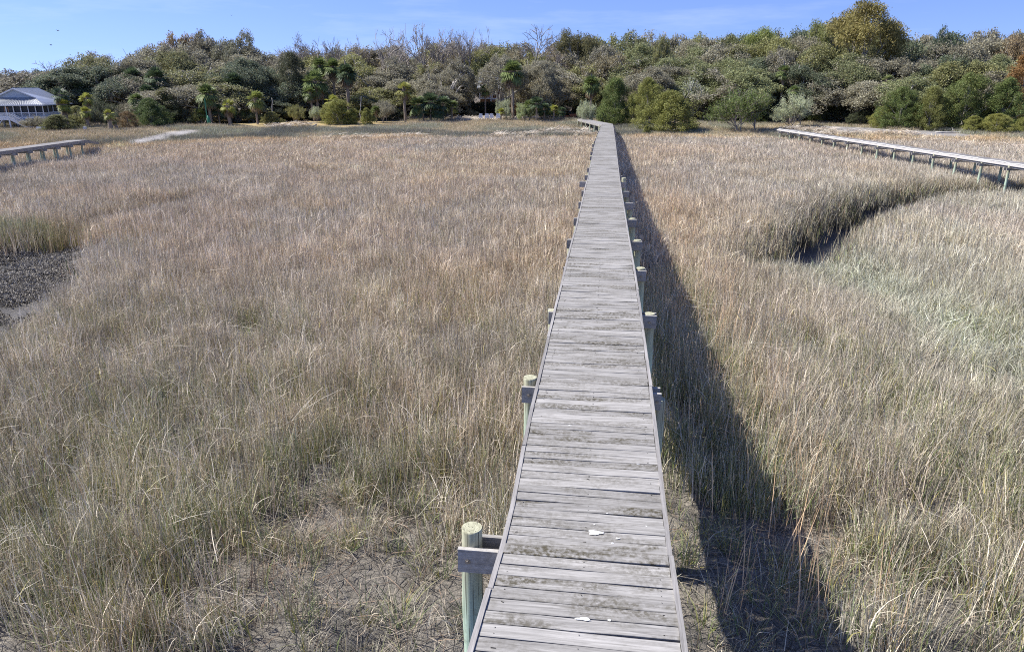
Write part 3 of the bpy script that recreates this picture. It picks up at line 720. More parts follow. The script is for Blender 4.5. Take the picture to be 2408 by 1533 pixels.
# ---------------------------------------------------------------- the two side walks
def side_walk(name, label, A_, B_, W, spacing, rampto=None, pr=.09, seed=0):
    """A_ land end, B_ far end; the near edge line is given, the deck lies to its far side"""
    random.seed(seed)
    A_, B_ = np.array(A_), np.array(B_); d = B_ - A_; L_ = np.hypot(d[0], d[1]); d = d / np.linalg.norm(d); nrm = np.array([-d[1], d[0], 0])
    if np.dot(nrm[:2], (A_ - CAM)[:2]) < 0: nrm = -nrm
    t = thing(name, label, 'boardwalk', tuple(A_)); O = A_
    mb = MB(); n = int(np.linalg.norm(B_ - A_) / .14)
    for k in range(n):
        p = d * (k * .14); q = d * (k * .14 + .131); e0 = -random.uniform(0, .02); z_ = np.array([0, 0, random.gauss(0, .004)])
        c = [p + nrm * e0 + z_, p + nrm * (W) + z_, q + nrm * (W) + z_, q + nrm * e0 + z_]
        if nrm[0] * d[1] - nrm[1] * d[0] > 0: c = c[::-1]
        c = [Vector(x) for x in c]; dz = Vector((0, 0, .035)); mb.add([x - dz for x in c] + c, [(0, 3, 2, 1), (4, 5, 6, 7), (0, 1, 5, 4), (1, 2, 6, 5), (2, 3, 7, 6), (3, 0, 4, 7)], random.random())
    mb.build('plank_deck', M['deck_y'], t)
    for off in (.06, W - .06):
        mb = MB(); mb.bar(nrm * off - [0, 0, .14], nrm * off + d * np.linalg.norm(B_ - A_) - [0, 0, .14], .045, .2, .3); mb.build('stringer', M['deck_y'], t)
    k = 0; s = .9
    while s < np.linalg.norm(B_ - A_):
        for off in (.02, W - .02):
            p = A_ + d * s + nrm * off; piling(p[0], p[1], p[2] - .06, pr, seed * 50 + k, t, tuple(O)); k += 1
        for sg in (-.12, .12):
            mb = MB(); p = d * (s + sg) - [0, 0, .29]; mb.bar(p - nrm * .22, p + nrm * (W + .22), .045, .16, random.random()); mb.build('cross_beam', M['beam'], t)
        s += spacing
    return t, A_, d, nrm
RA, RB0 = at_z(1828, 303.5, 2.6), at_z(2408, 390, 2.6)
RB = RA + (RB0 - RA) * 1.25
rw, _, rd, rn_ = side_walk('boardwalk', 'pale boardwalk on green posts crossing the marsh at the right edge', RA, RB, 1.3, 2.45, pr=.075, seed=3)
# fascia board + hose along its near edge
mb = MB(); mb.bar(rn_ * -.03 - [0, 0, .07], rn_ * -.03 + (RB - RA) - [0, 0, .05], .04, .13, .9)
N = NT('bleached_board'); P = tc(N); g = N.noise(N.mapping(P, (2, 2, 8)), 6, 5, .7); M['bleach'] = N.finish(N.mix((.40, .37, .34, 1), (.58, .56, .53, 1), N.rng(g, .3, .7)), .85)
mb.build('edge_board', M['bleach'], rw)
N = NT('pale_hose'); M['hose'] = N.finish((.72, .71, .68, 1), .5)
hs_ = MB(); pts = []
Lr = np.linalg.norm(RB - RA); n = 160
for k in range(n + 1):
    s = Lr * k / n; p = RA + rd * s + rn_ * (.10 + .07 * math.sin(s * 1.9) + .04 * math.sin(s * 5.1 + 1)) + [0, 0, .03 + .012 * math.sin(s * 3)]; pts.append(p - RA)
hs_.tube(pts, .022, 6); o = hs_.build('hose', M['hose']); o.location = RA; tag(o, 'pale hose lying in waves along the right-hand boardwalk', 'hose')
LB = at_z(0, 356.5, 2.7); LA = at_z(204, 329, 2.7); LB2 = LA + (LB - LA) * 1.6
lw, _, ld, ln_ = side_walk('boardwalk', 'short grey boardwalk on posts with a ramp end at left', LA, LB2, 1.25, 1.75, pr=.075, seed=4)
mb = MB(); mb.bar(ln_ * -.03 - [0, 0, .1], ln_ * -.03 + (LB2 - LA) - [0, 0, .1], .04, .22, .3); mb.build('edge_board', M['deck_y'], lw)
# ramp down to the shore
E = at_z(231, 334, 2.25) - LA; up_ = np.array([0, 0, .02])
mb = MB(); nR = 16
for k in range(nR):
    a_, b_ = E * (k / nR), E * ((k + .92) / nR); c = [a_, a_ + ln_ * 1.25, b_ + ln_ * 1.25, b_]; c = [Vector(x) for x in c]; dz = Vector((0, 0, .035))
    mb.add([x - dz for x in c] + c, [(0, 3, 2, 1), (4, 5, 6, 7), (0, 1, 5, 4), (1, 2, 6, 5), (2, 3, 7, 6), (3, 0, 4, 7)], random.random())
mb.build('ramp', M['deck_y'], lw)
for off in (0, 1.25):
    mb = MB(); mb.bar(ln_ * off - [0, 0, .12], E + ln_ * off - [0, 0, .10], .05, .2, .2); mb.build('ramp_stringer', M['deck_y'], lw)

# ---------------------------------------------------------------- trees: leaf and bark materials (tint = the object's own colour)
def m_leaf(name, trans=.25, rough=.6, spread=.55):
    N = NT(name); oi = N.n('ShaderNodeObjectInfo'); b = N.attr('bv')
    sep = N.n('ShaderNodeSeparateColor', {0: b.outputs['Color']})
    k = N.rng(sep.outputs[0], 0, 1, 1 - spread, 1 + spread)
    c = N.mix(oi.outputs['Color'], N.n('ShaderNodeCombineColor', {'Red': k, 'Green': k, 'Blue': k}).outputs[0], 1.0, 'MULTIPLY')
    c = N.mix(c, (.22, .15, .06, 1), N.rng(sep.outputs[1], .80, 1.0, 0, .55))
    return N.finish(c, rough, None, spec=.3, trans=trans)
M['leaf'] = m_leaf('evergreen_leaf', .35, .6, .42); M['frond'] = m_leaf('palm_frond', .25, .5, .45)
def m_bark(name, c0, c1, sc_=(3, 3, .6)):
    N = NT(name); P = tc(N); g = N.noise(N.mapping(P, sc_), 9, 5, .7)
    return N.finish(N.mix(c0, c1, N.rng(g, .3, .7)), .9, N.bump(g, .4, .02), spec=.15)
M['bark'] = m_bark('grey_oak_bark', (.17, .155, .135, 1), (.46, .43, .39, 1))
M['twig'] = m_bark('bare_twig_bark', (.20, .175, .155, 1), (.40, .36, .33, 1))
M['pale'] = m_bark('bleached_bark', (.32, .30, .28, 1), (.58, .56, .53, 1))
M['palm'] = m_bark('palm_bark', (.13, .10, .075, 1), (.38, .32, .26, 1), (2, 2, 6))

def rot_about(d, ang, az):
    o = d.orthogonal().normalized(); q = Quaternion(d, az) @ o
    return (d * math.cos(ang) + q * math.sin(ang)).normalized()
def grow(seed, levels, trunk_h, lean=.1, forks=1):
    """levels: list of (children, length, radius, angle lo, hi, wiggle, up, segs). Returns branches and tips."""
    r = random.Random(seed); br = []; tips = []
    def rec(p, d, lv, scale, up_bias):
        n_ch, ln, rad, a0, a1, wig, up, segs = levels[lv]
        l = ln * scale * r.uniform(.75, 1.2); pts = [p.copy()]; ds = [d]
        for s in range(segs):
            d = (d + Vector((r.gauss(0, wig), r.gauss(0, wig), r.gauss(0, wig * .7) + up))).normalized()
            p = p + d * l / segs; pts.append(p.copy()); ds.append(d)
        tap = .45 if lv < len(levels) - 1 else .3
        br.append((pts, [rad * scale * (1 - (1 - tap) * s / segs) for s in range(segs + 1)], lv))
        if lv == len(levels) - 1:
            tips.append((pts[-1], d)); tips.append((pts[len(pts) // 2], d)); return
        for c in range(n_ch):
            t = 1.0 if c == 0 else (r.uniform(.45, 1.0) if lv else r.uniform(.75, 1.0))
            k = min(segs, max(1, int(round(t * segs)))); q = pts[k]
            nd = rot_about(ds[k], R(r.uniform(a0, a1) * (.5 if c == 0 and lv else 1)), r.uniform(0, 6.28))
            if nd.z < -.25: nd.z *= -.3; nd.normalize()
            rec(q, nd, lv + 1, scale * r.uniform(.82, 1.1), up)
    for f in range(forks):
        d = Vector((r.gauss(0, lean), r.gauss(0, lean), 1)).normalized() if forks == 1 else Vector((math.cos(f * 2.4) * .55, math.sin(f * 2.4) * .55, 1)).normalized()
        rec(Vector((r.gauss(0, .1) * forks, r.gauss(0, .1) * forks, -.3)), d, 0, 1.0, 0)
    return br, tips, r
def dome(br, tips, low=.36, flat=1.0):
    """draw the outermost twigs in so that the crown makes a rounded head"""
    P = np.array([[p.x, p.y, p.z] for p, _ in tips]); ax = np.percentile(np.hypot(P[:, 0], P[:, 1]), 82); zt = np.percentile(P[:, 2], 84); zc = zt * low; az = (zt - zc) * flat
    def w_(p):
        q = Vector((p.x / ax, p.y / ax, (p.z - zc) / az)); r_ = q.length
        if r_ > .8 and p.z > zc * .6:
            a = math.atan2(p.y, p.x); lob = 1 + .07 * math.sin(3 * a + ax * 9) + .05 * math.sin(5 * a + q.z * 6)
            k = (.8 + .26 * math.tanh((r_ - .8) / .55)) / r_ * lob; return Vector((q.x * k * ax, q.y * k * ax, zc + q.z * k * az))
        return p
    return [([w_(p) for p in pts], rad, lv) for pts, rad, lv in br], [(w_(p), d) for p, d in tips]
def branch_mesh(name, br, mat, S, minr=0.0, sides=(8, 6, 5, 3, 3, 3)):
    mb = MB()
    for pts, rad, lv in br:
        mb.tube([Vector((p.x * S[0], p.y * S[0], p.z * S[1])) for p in pts], [max(minr, x) * S[0] for x in rad], sides[min(lv, 5)], False, .5)
    return mb.mesh(name, mat, True)
def leaf_mesh(name, centers, per, rad, size, seed, mat, S, flat=1.0, aspect=.6, clumpvar=.5, up=0.3):
    r = np.random.default_rng(seed); C = np.array([[c.x, c.y, c.z] for c in centers]); n = len(C)
    k = r.poisson(per, n); I = np.repeat(np.arange(n), k); m = len(I)
    o = r.normal(0, 1, (m, 3)); o /= np.linalg.norm(o, axis=1)[:, None]; o *= (rad * r.random(m) ** .45)[:, None]; o[:, 2] *= flat
    p = C[I] + o
    nrm = r.normal(0, 1, (m, 3)); nrm[:, 2] += up * 2; nrm /= np.linalg.norm(nrm, axis=1)[:, None]
    t = np.cross(nrm, r.normal(0, 1, (m, 3))); t /= np.linalg.norm(t, axis=1)[:, None]; b = np.cross(nrm, t)
    s = (size * r.uniform(.6, 1.35, m))[:, None]
    V = np.stack([p - t * s, p + b * s * aspect, p + t * s, p - b * s * aspect], 1)
    V[:, :, :2] *= S[0]; V[:, :, 2] *= S[1]
    cl_ = r.random(n); c = np.zeros((m, 4, 4), np.float32)
    c[:, :, 0] = (cl_[I] * clumpvar + r.random(m) * (1 - clumpvar))[:, None]; c[:, :, 1] = r.random(m)[:, None]; c[:, :, 3] = 1
    return new_mesh(name, V.reshape(-1, 3), np.arange(m * 4).reshape(-1, 4), mat, attrs={'bv': ('FLOAT_COLOR', 'POINT', c.reshape(-1, 4))})
def norm_S(br, tips):
    P = np.array([[p.x, p.y, p.z] for p, _ in tips]); h = P[:, 2].max() + .3; w_ = np.percentile(np.hypot(P[:, 0], P[:, 1]), 96) + .3
    return (.5 / w_, 1.0 / h)          # template: height 1, width 1
TPL = {}
def tpl(kind, parts): TPL.setdefault(kind, []).append(parts)
OAK = [(5, 2.2, .42, 35, 68, .10, .0, 3), (5, 3.2, .22, 28, 60, .22, .03, 5), (5, 2.1, .10, 25, 65, .25, .02, 4), (4, 1.25, .05, 25, 70, .25, .03, 3), (3, .65, .028, 20, 70, .2, .05, 2)]
for s in range(7):
    br, tips, r = grow(300 + s, OAK, 2.2, .18); br, tips = dome(br, tips); S = norm_S(br, tips)
    sel = [t for t in tips if r.random() < .86]
    tpl('oak', [('trunk', branch_mesh('oak_limbs', br, M['bark'], S, .02)), ('crown', leaf_mesh('oak_leaves', [t[0] for t in sel], 44, .58, .072, s, M['leaf'], S, .8))])
for s in range(3):   # thin crown, many grey limbs showing
    br, tips, r = grow(340 + s, OAK, 2.2, .22); br, tips = dome(br, tips); S = norm_S(br, tips)
    sel = [t for t in tips if r.random() < .5]
    tpl('thin_oak', [('trunk', branch_mesh('oak_limbs', br, M['bark'], S, .032)), ('crown', leaf_mesh('oak_leaves', [t[0] for t in sel], 36, .48, .068, 40 + s, M['leaf'], S, .8))])
BARE = [(5, 3.6, .26, 20, 46, .08, .03, 4), (5, 3.0, .13, 20, 45, .14, .08, 4), (4, 1.9, .06, 20, 50, .16, .08, 4), (4, 1.1, .032, 20, 50, .18, .06, 3), (4, .7, .018, 20, 50, .18, .04, 2)]
for s in range(4):
    br, tips, r = grow(380 + s, BARE, 4, .1); S = norm_S(br, tips)
    sel = [t for t in tips if r.random() < .10]
    tpl('bare', [('trunk', branch_mesh('bare_limbs', br, M['twig'], S, .017)), ('crown', leaf_mesh('sparse_buds', [t[0] for t in sel], 5, .25, .06, 60 + s, M['leaf'], S))])
PINE = [(7, 2.6, .24, 30, 66, .05, .0, 3), (5, 3.4, .11, 20, 45, .12, .10, 4), (4, 2.0, .07, 22, 50, .15, .10, 3), (4, 1.0, .035, 20, 55, .15, .08, 2)]
for s in range(3):
    br, tips, r = grow(400 + s, PINE, 4, .06); br, tips = dome(br, tips, .45); S = norm_S(br, tips)
    tpl('pine', [('trunk', branch_mesh('pine_limbs', br, M['bark'], S, .02)), ('crown', leaf_mesh('pine_needles', [t[0] for t in tips], 70, .85, .10, 80 + s, M['leaf'], S, .45, .3, .6))])
def blob_centers(seed, n, shape):
    r = random.Random(seed); C = []
    while len(C) < n:
        z = r.random(); a = r.uniform(0, 6.28)
        prof = shape(z); lob = 1 + .27 * math.sin(3 * a + seed) + .15 * math.sin(7 * a + z * 9 + seed * 2)
        q = prof * lob * (r.random() ** .35) * (1 + .09 * math.sin(11 * a + 17 * z + seed)) * (1.16 if r.random() < .12 else 1)
        C.append(Vector((q * math.cos(a), q * math.sin(a), z)))
    return C
for s in range(5):   # cedar: dense, pointed or mounded, dark foliage right down to the ground
    sh = [lambda z: .5 * min(1, (z + .06) * 4) * (1 - z) ** .62 + .02, lambda z: .5 * math.sqrt(max(.02, 1 - (z * 1.02) ** 2.4)) * min(1, .72 + z * 1.2)][s % 2]
    C = blob_centers(s + 5, 360, sh); r = random.Random(s)
    br = []
    for k in range(26):
        c = C[r.randrange(len(C))]; z0 = c.z * .45; br.append(([Vector((0, 0, z0)), Vector((c.x * .5, c.y * .5, (z0 + c.z) / 2 - .02)), c], [.012, .008, .004], 3))
    br.append(([Vector((0, 0, -.05)), Vector((.01, 0, .4)), Vector((0, .01, .85))], [.035, .025, .008], 0))
    tpl('cedar', [('trunk', branch_mesh('cedar_limbs', br, M['bark'], (1, 1))), ('crown', leaf_mesh('cedar_leaves', C, 100, .070, .0125, 90 + s, M['leaf'], (1, 1), 1.1, .42, .62, .5))])
SHRUB = [(5, .8, .05, 20, 50, .10, .1, 3), (5, 1.0, .03, 15, 40, .15, .08, 3), (5, .8, .017, 15, 45, .15, .06, 3), (4, .5, .011, 15, 50, .15, .05, 2)]
for s in range(4):   # rounded twiggy shrub
    br, tips, r = grow(430 + s, SHRUB, 1, .3, 4); S = norm_S(br, tips)
    tpl('shrub', [('trunk', branch_mesh('shrub_stems', br, M['twig'], S, .008)), ('crown', leaf_mesh('shrub_leaves', [t[0] for t in tips], 14, .22, .05, 100 + s, M['leaf'], S, .9, .45))])
for s in range(2):   # bleached, almost bare
    br, tips, r = grow(450 + s, SHRUB, 1, .3, 4); S = norm_S(br, tips)
    sel = [t for t in tips if r.random() < .4]
    tpl('deadshrub', [('trunk', branch_mesh('bleached_stems', br, M['pale'], S, .012)), ('crown', leaf_mesh('shrub_leaves', [t[0] for t in sel], 8, .22, .05, 120 + s, M['leaf'], S, .9, .45))])
def fan(V, F, C, base, d, L_, Wd, r, droop):
    """palmate fan: narrow folded blades from one hub"""
    d = d.normalized(); side = d.cross(Vector((0, 0, 1))); side = side.normalized() if side.length > .05 else Vector((1, 0, 0)); up = side.cross(d)
    rv = r.random(); n = 13
    for k in range(n):
        a = (k / (n - 1) - .5) * R(200); dd = (d * math.cos(a) + side * math.sin(a)).normalized()
        l = L_ * (.72 + .28 * math.cos(a)) * r.uniform(.88, 1.08); w_ = dd.cross(up).normalized() * Wd
        p0 = base; p1 = base + dd * l * .55 - Vector((0, 0, droop * l * .10)) + up * .03 * (k % 2); p2 = base + dd * l - Vector((0, 0, droop * l * .55))
        b = len(V); V += [p0, p1 - w_ * .5, p1 + w_ * .5, p2]; F.append([b, b + 1, b + 3, b + 2]); C += [[min(1, rv * .6 + .4 * r.random()), r.random() * .8, 0, 1]] * 4
def palm_parts(seed, dense, skirt, crown_r=1.0, trunk=True, boots=.0):
    """template: crown radius 1 centred on the origin; trunk hangs below as a unit length cylinder"""
    r = random.Random(seed); V, F, C = [], [], []; Vs, Fs, Cs = [], [], []
    st = MB()
    for k in range(dense):
        el = R(r.choice([80, 65, 50, 38, 25, 12, 0, -12, -28, -42])) + r.gauss(0, .1); az = r.uniform(0, 6.28)
        d = Vector((math.cos(az) * math.cos(el), math.sin(az) * math.cos(el), math.sin(el))); l = r.uniform(.38, .52)
        hub = d * l; st.tube([Vector((0, 0, -.05)), hub], [.018, .010], 3, False)
        fan(V, F, C, hub, (d - Vector((0, 0, .15))).normalized(), .58, .085, r, .3 + .6 * (el < .3))
    for k in range(skirt):
        az = r.uniform(0, 6.28); el = R(r.uniform(-85, -55)); d = Vector((math.cos(az) * math.cos(el), math.sin(az) * math.cos(el), math.sin(el)))
        hub = Vector((math.cos(az) * .16, math.sin(az) * .16, -.12 - r.random() * .3)); fan(Vs, Fs, Cs, hub + d * .2, d, .55, .07, r, .5)
    out = [('crown', new_mesh('palm_crown', [tuple(v) for v in V], np.array(F), M['frond'], attrs={'bv': ('FLOAT_COLOR', 'POINT', np.array(C, np.float32))}))]
    out[0][1].materials[0] = M['frond']
    if skirt: out.append(('dead_fronds', new_mesh('palm_skirt', [tuple(v) for v in Vs], np.array(Fs), M['frond'], attrs={'bv': ('FLOAT_COLOR', 'POINT', np.array(Cs, np.float32))})))
    out.append(('frond_stalks', st.mesh('palm_stalks', M['palm'])))
    return out
for s in range(4): tpl('palm', palm_parts(s, 58, 26))
for s in range(3): tpl('palmyoung', palm_parts(20 + s, 34, 10))
for s in range(3): tpl('palmetto', palm_parts(30 + s, 40, 0))
def trunk_mesh(s):
    r = random.Random(s); mb = MB(); pts, rad = [], []
    for k in range(13):
        t = k / 12; pts.append((.12 * math.sin(t * 2 + s), .10 * math.sin(t * 2.7 + s) , t)); rad.append((1.25 if k == 0 else 1.0 + .10 * r.gauss(0, 1) * (t > .5)) * (1 + .12 * (t > .85)))
    for i, p in enumerate(pts): pts[i] = (p[0] * 1 - pts[0][0] * 1 if False else p[0], p[1], p[2])
    mb.tube([(p[0], p[1], p[2]) for p in pts], rad, 9)
    return mb
TR = []
for s in range(4):
    mb = trunk_mesh(s); TR.append(mb.mesh('palm_trunk', M['palm'], True))

def plant(kind, i, name, label, cat, loc, W_, H_, rz, color, group=None, skirt_col=None):
    t = thing(name, label, cat, tuple(loc), rz, group)
    parts = TPL[kind][i % len(TPL[kind])]
    color = tuple(min(.7, v * 1.95) for v in color)
    for pn, me in parts:
        o = bpy.data.objects.new(pn, me); COL.objects.link(o); o.parent = t; o.scale = (W_, W_, H_); o.color = (*color, 1)
    return t
def palm(kind, i, name, label, loc_top, rad, zg, rz, color, group=None, trunk_r=.17, lean=0, squash=1.0):
    color = tuple(min(.7, v * 1.15) for v in color); top = np.array(loc_top); base = np.array([top[0] + lean, top[1], zg])
    t = thing(name, label, 'palm tree' if kind != 'palmetto' else 'palmetto', tuple(base), 0, group)
    for pn, me in TPL[kind][i % len(TPL[kind])]:
        o = bpy.data.objects.new(pn, me); COL.objects.link(o); o.parent = t; o.location = (-lean, 0, top[2] - zg); o.rotation_euler = (0, 0, rz); o.scale = (rad, rad, rad * squash)
        o.color = (*color, 1) if pn == 'crown' else ((.26, .19, .12, 1))
    h = top[2] - zg + .2
    if h > .5:
        o = bpy.data.objects.new('trunk', TR[i % 4]); COL.objects.link(o); o.parent = t; o.location = (0, 0, -.2); o.rotation_euler = (0, 0, rz)
        o.scale = (trunk_r, trunk_r, h)
        if lean: o.rotation_euler = (0, math.atan2(-lean, h), 0)
    return t
def gz(x, y): return float(ground(np.array([x]), np.array([y]))[0])
def put(kind, i, name, label, cat, u, D, vtop, wpx, color, rz=0, group=None, vbase=None):
    p = at_D(u, 300, D); z0 = gz(p[0], p[1]) if vbase is None else at_D(u, vbase, D)[2]
    zt = at_D(u, vtop, D)[2]; W_ = wpx * D / 1763.0
    return plant(kind, i, name, label, cat, (p[0], p[1], z0 - .05), W_, zt - z0, rz, color, group)
def putpalm(kind, i, name, label, u, D, vc, rpx, color, group=None, rz=0, tr=.17, lean=0, squash=1.0):
    c = at_D(u, vc, D); return palm(kind, i, name, label, c, rpx * D / 1763.0, gz(c[0], c[1]), rz, color, group, tr, lean, squash)

GREY = (.165, .155, .11); OLIVE = (.155, .155, .065); DARK = (.060, .078, .048); BROWN = (.17, .13, .075); CED = (.085, .11, .035); CEDY = (.15, .155, .045); PALE = (.25, .27, .17); RUST = (.17, .10, .04); PALMD = (.08, .115, .055); PALMG = (.15, .19, .065); PALMY = (.30, .31, .07); PINEC = (.15, .15, .05)

# -- the named trees, left to right: (kind, name, label, category, u, D, v top, width px, colour)
SP = [
 ('bare', 'bare_tree', 'thin bare tree on the skyline just right of the white porch house', 150, 118, 136, 90, GREY),
 ('bare', 'bare_tree', 'bare grey tree above the two dark palms at left', 330, 122, 112, 130, GREY),
 ('bare', 'bare_tree', 'bare twiggy tree on the skyline left of the rounded leafy crown', 390, 124, 104, 90, GREY),
 ('thin_oak', 'oak', 'thin-crowned tree with a rounded brown top on the left skyline', 450, 124, 70, 150, BROWN),
 ('thin_oak', 'oak', 'dark rounded tree standing tallest of the left-hand wood', 505, 126, 68, 140, (.12, .11, .08)),
 ('thin_oak', 'oak', 'open-branched tree with its crown fanning out into the sky at left', 600, 122, 66, 150, (.13, .13, .09)),
 ('bare', 'bare_tree', 'bare pale tree with upright twigs, leftmost of the bare crowns in the middle', 738, 124, 68, 100, GREY),
 ('bare', 'bare_tree', 'bare tree with upswept grey twigs above the tall palm cluster', 808, 122, 75, 95, GREY),
 ('bare', 'bare_tree', 'small bare tree between two larger bare crowns', 850, 126, 92, 62, GREY),
 ('bare', 'bare_tree', 'broad bare tree with a rounded twiggy head left of the brown house', 905, 122, 48, 120, GREY),
 ('bare', 'bare_tree', 'bare tree with two spreading heads near the middle of the skyline', 1010, 122, 44, 120, GREY),
 ('bare', 'bare_tree', 'bare tree rising above the roof of the brown house', 1100, 122, 50, 100, GREY),
 ('bare', 'bare_tree', 'brownish bare tree behind the tall lone palm', 1252, 124, 48, 120, BROWN),
 ('bare', 'bare_tree', 'slender bare tree filling the gap left of the broad bare tree', 955, 125, 70, 90, GREY),
 ('bare', 'bare_tree', 'hazy bare tree between the broad bare head and the brown house', 1060, 127, 56, 100, GREY),
 ('bare', 'bare_tree', 'low bare tree left of the pale upright bare tree', 700, 125, 92, 90, GREY),
 ('bare', 'bare_tree', 'thin bare tree behind the dark double-headed pine', 1310, 128, 74, 90, BROWN),
 ('pine', 'pine_tree', 'dark double-headed pine on the skyline behind the boardwalk end', 1355, 126, 66, 110, (.10, .095, .045)),
 ('thin_oak', 'oak', 'small twiggy treetop poking above the wood right of the boardwalk', 1548, 118, 78, 60, OLIVE),
 ('pine', 'pine_tree', 'flat-topped green pine on the skyline right of centre', 1762, 122, 64, 120, (.14, .16, .05)),
 ('pine', 'pine_tree', 'round-topped pine just left of the tallest pine', 1915, 112, 41, 115, (.13, .14, .05)),
 ('pine', 'pine_tree', 'tallest umbrella-crowned pine with rusty green needles at right', 1985, 102, 0, 165, (.15, .13, .045)),
 ('thin_oak', 'oak', 'dark tree with a ragged top just right of the tallest pine', 2180, 104, 58, 110, DARK),
 ('bare', 'bare_tree', 'thin brown bare tree on the right skyline', 2290, 108, 68, 110, BROWN),
 ('thin_oak', 'oak', 'brownish tree with thin top at the far right skyline', 2330, 100, 75, 130, BROWN),
 ('cedar', 'cedar', 'rust-coloured tree at the right edge of the wood', 2385, 84, 124, 125, RUST),
 ('cedar', 'cedar', 'dark cone-shaped cedar with a rusty top left of the palm cluster', 698, 104, 130, 92, (.055, .06, .035)),
 ('cedar', 'cedar', 'large dark rounded cedar right of the boardwalk end', 1444, 94, 186, 100, CED),
 ('cedar', 'cedar', 'yellow-green pointed cedar between two larger cedars', 1520, 92, 186, 80, CEDY),
 ('cedar', 'cedar', 'broad olive cedar spreading low in front of the other cedars', 1572, 85, 216, 150, (.13, .135, .04)),
 ('cedar', 'cedar', 'tiny green cedar seedling in the rushes right of the boardwalk', 1521, 81, 294, 22, CEDY),
 ('shrub', 'shrub_tree', 'fan-branched dark shrub tree at the land end of the right boardwalk', 1748, 84, 186, 150, CED),
 ('shrub', 'shrub', 'pale grey-green feathery shrub beside the boardwalk end', 1379, 92, 226, 52, PALE),
 ('deadshrub', 'shrub', 'large pale grey leafless thicket right of the cedars', 1612, 100, 170, 120, PALE),
 ('deadshrub', 'shrub', 'bleached leafless thicket among the cedars at right', 2300, 92, 152, 150, PALE),
 ('shrub', 'shrub', 'broad pale green shrub by the right boardwalk landing', 1862, 86, 205, 100, PALE),
 ('cedar', 'cedar', 'dark green cedar below the small right-hand palm', 2112, 82, 208, 90, CED),
 ('cedar', 'cedar', 'olive cedar, second of the row at right', 2182, 80, 205, 84, (.12, .125, .04)),
 ('cedar', 'cedar', 'tall dark cedar with two peaks in the right-hand row', 2262, 81, 176, 120, (.09, .11, .035)),
 ('cedar', 'cedar', 'dark green cedar below the rust-coloured tree', 2350, 79, 186, 110, CED),
 ('cedar', 'cedar', 'low yellow-green cedar bush in front of the tall dark cedar', 2288, 77, 272, 60, CEDY),
 ('cedar', 'cedar', 'low olive cedar bush with a pale trunk near the right edge', 2342, 76, 268, 74, (.17, .17, .05)),
 ('cedar', 'cedar', 'low green bush cut by the right edge of the picture', 2404, 76, 276, 46, CEDY),
 ('cedar', 'cedar', 'small bright green cedar left of the right-hand row', 2072, 84, 250, 56, CEDY),
 ('cedar', 'cedar', 'dark green cedar mound behind the left sand track', 358, 84, 232, 92, (.06, .085, .03)),
 ('cedar', 'cedar', 'tall olive cedar behind the dark mound at left', 396, 90, 208, 70, (.12, .12, .05)),
 ('cedar', 'cedar', 'rust-brown low cedar left of the dark mound', 303, 80, 262, 46, (.12, .085, .045)),
 ('cedar', 'cedar', 'sprawling dark juniper in front of the white porch house', 137, 77, 270, 90, (.09, .095, .04)),
 ('shrub', 'shrub', 'grey-green leaning shrub under the porch stairs', 100, 78, 266, 80, GREY),
 ('shrub', 'shrub', 'leafy green shrub between the young palms at left', 205, 82, 250, 70, OLIVE),
 ('shrub', 'shrub', 'bright green shrub at the foot of the green pole', 466, 90, 252, 44, CEDY),
 ('shrub', 'shrub', 'olive shrub left of the palm cluster', 692, 96, 238, 56, (.14, .14, .05)),
 ('shrub', 'shrub', 'pale green shrub beneath the palm cluster', 745, 97, 244, 44, PALE),
 ('cedar', 'cedar', 'yellow-green rounded bush beneath the tall palms', 795, 95, 234, 70, CEDY),
 ('cedar', 'cedar', 'small round olive bush on the shore below the tall palms', 830, 95, 256, 34, (.16, .17, .05)),
 ('cedar', 'cedar', 'small yellow-green bush on the shore right of the round bush', 864, 94, 254, 38, CEDY),
 ('shrub', 'shrub', 'grey-green low oak scrub left of the yellow palm', 902, 97, 226, 74, GREY),
 ('shrub', 'shrub', 'pale green shrub at the right end of the dark hedge', 1190, 101, 224, 44, PALE),
 ('shrub', 'shrub', 'light green shrub right of the tall lone palm', 1232, 99, 228, 52, (.20, .23, .11)),
 ('shrub', 'shrub', 'dark leafy shrub left of the shaded clearing', 1282, 100, 232, 60, (.10, .13, .05)),
 ('shrub', 'shrub', 'grey scrub on the shore at far left under the porch', 22, 77, 300, 60, GREY),
 ('shrub', 'shrub', 'dry grey scrub by the mailbox post', 230, 77, 296, 50, (.22, .19, .13)),
 ('cedar', 'cedar', 'olive low cedar right of the seventh shore palm', 640, 92, 262, 50, (.13, .13, .05)),
]
CATS = {'bare_tree': 'tree', 'oak': 'tree', 'pine_tree': 'tree', 'cedar': 'tree', 'shrub_tree': 'tree', 'shrub': 'shrub'}
for i, (k, nm, lb, u, D, vt, wp, c) in enumerate(SP):
    if k == 'bare': wp *= 1.2
    cat = CATS[nm] if wp > 40 or nm != 'cedar' else 'bush'
    put(k, i, nm, lb, cat, u, D, vt, wp * (1.1 if k in ('cedar',) else 1.15), c, rz=i * 1.7)
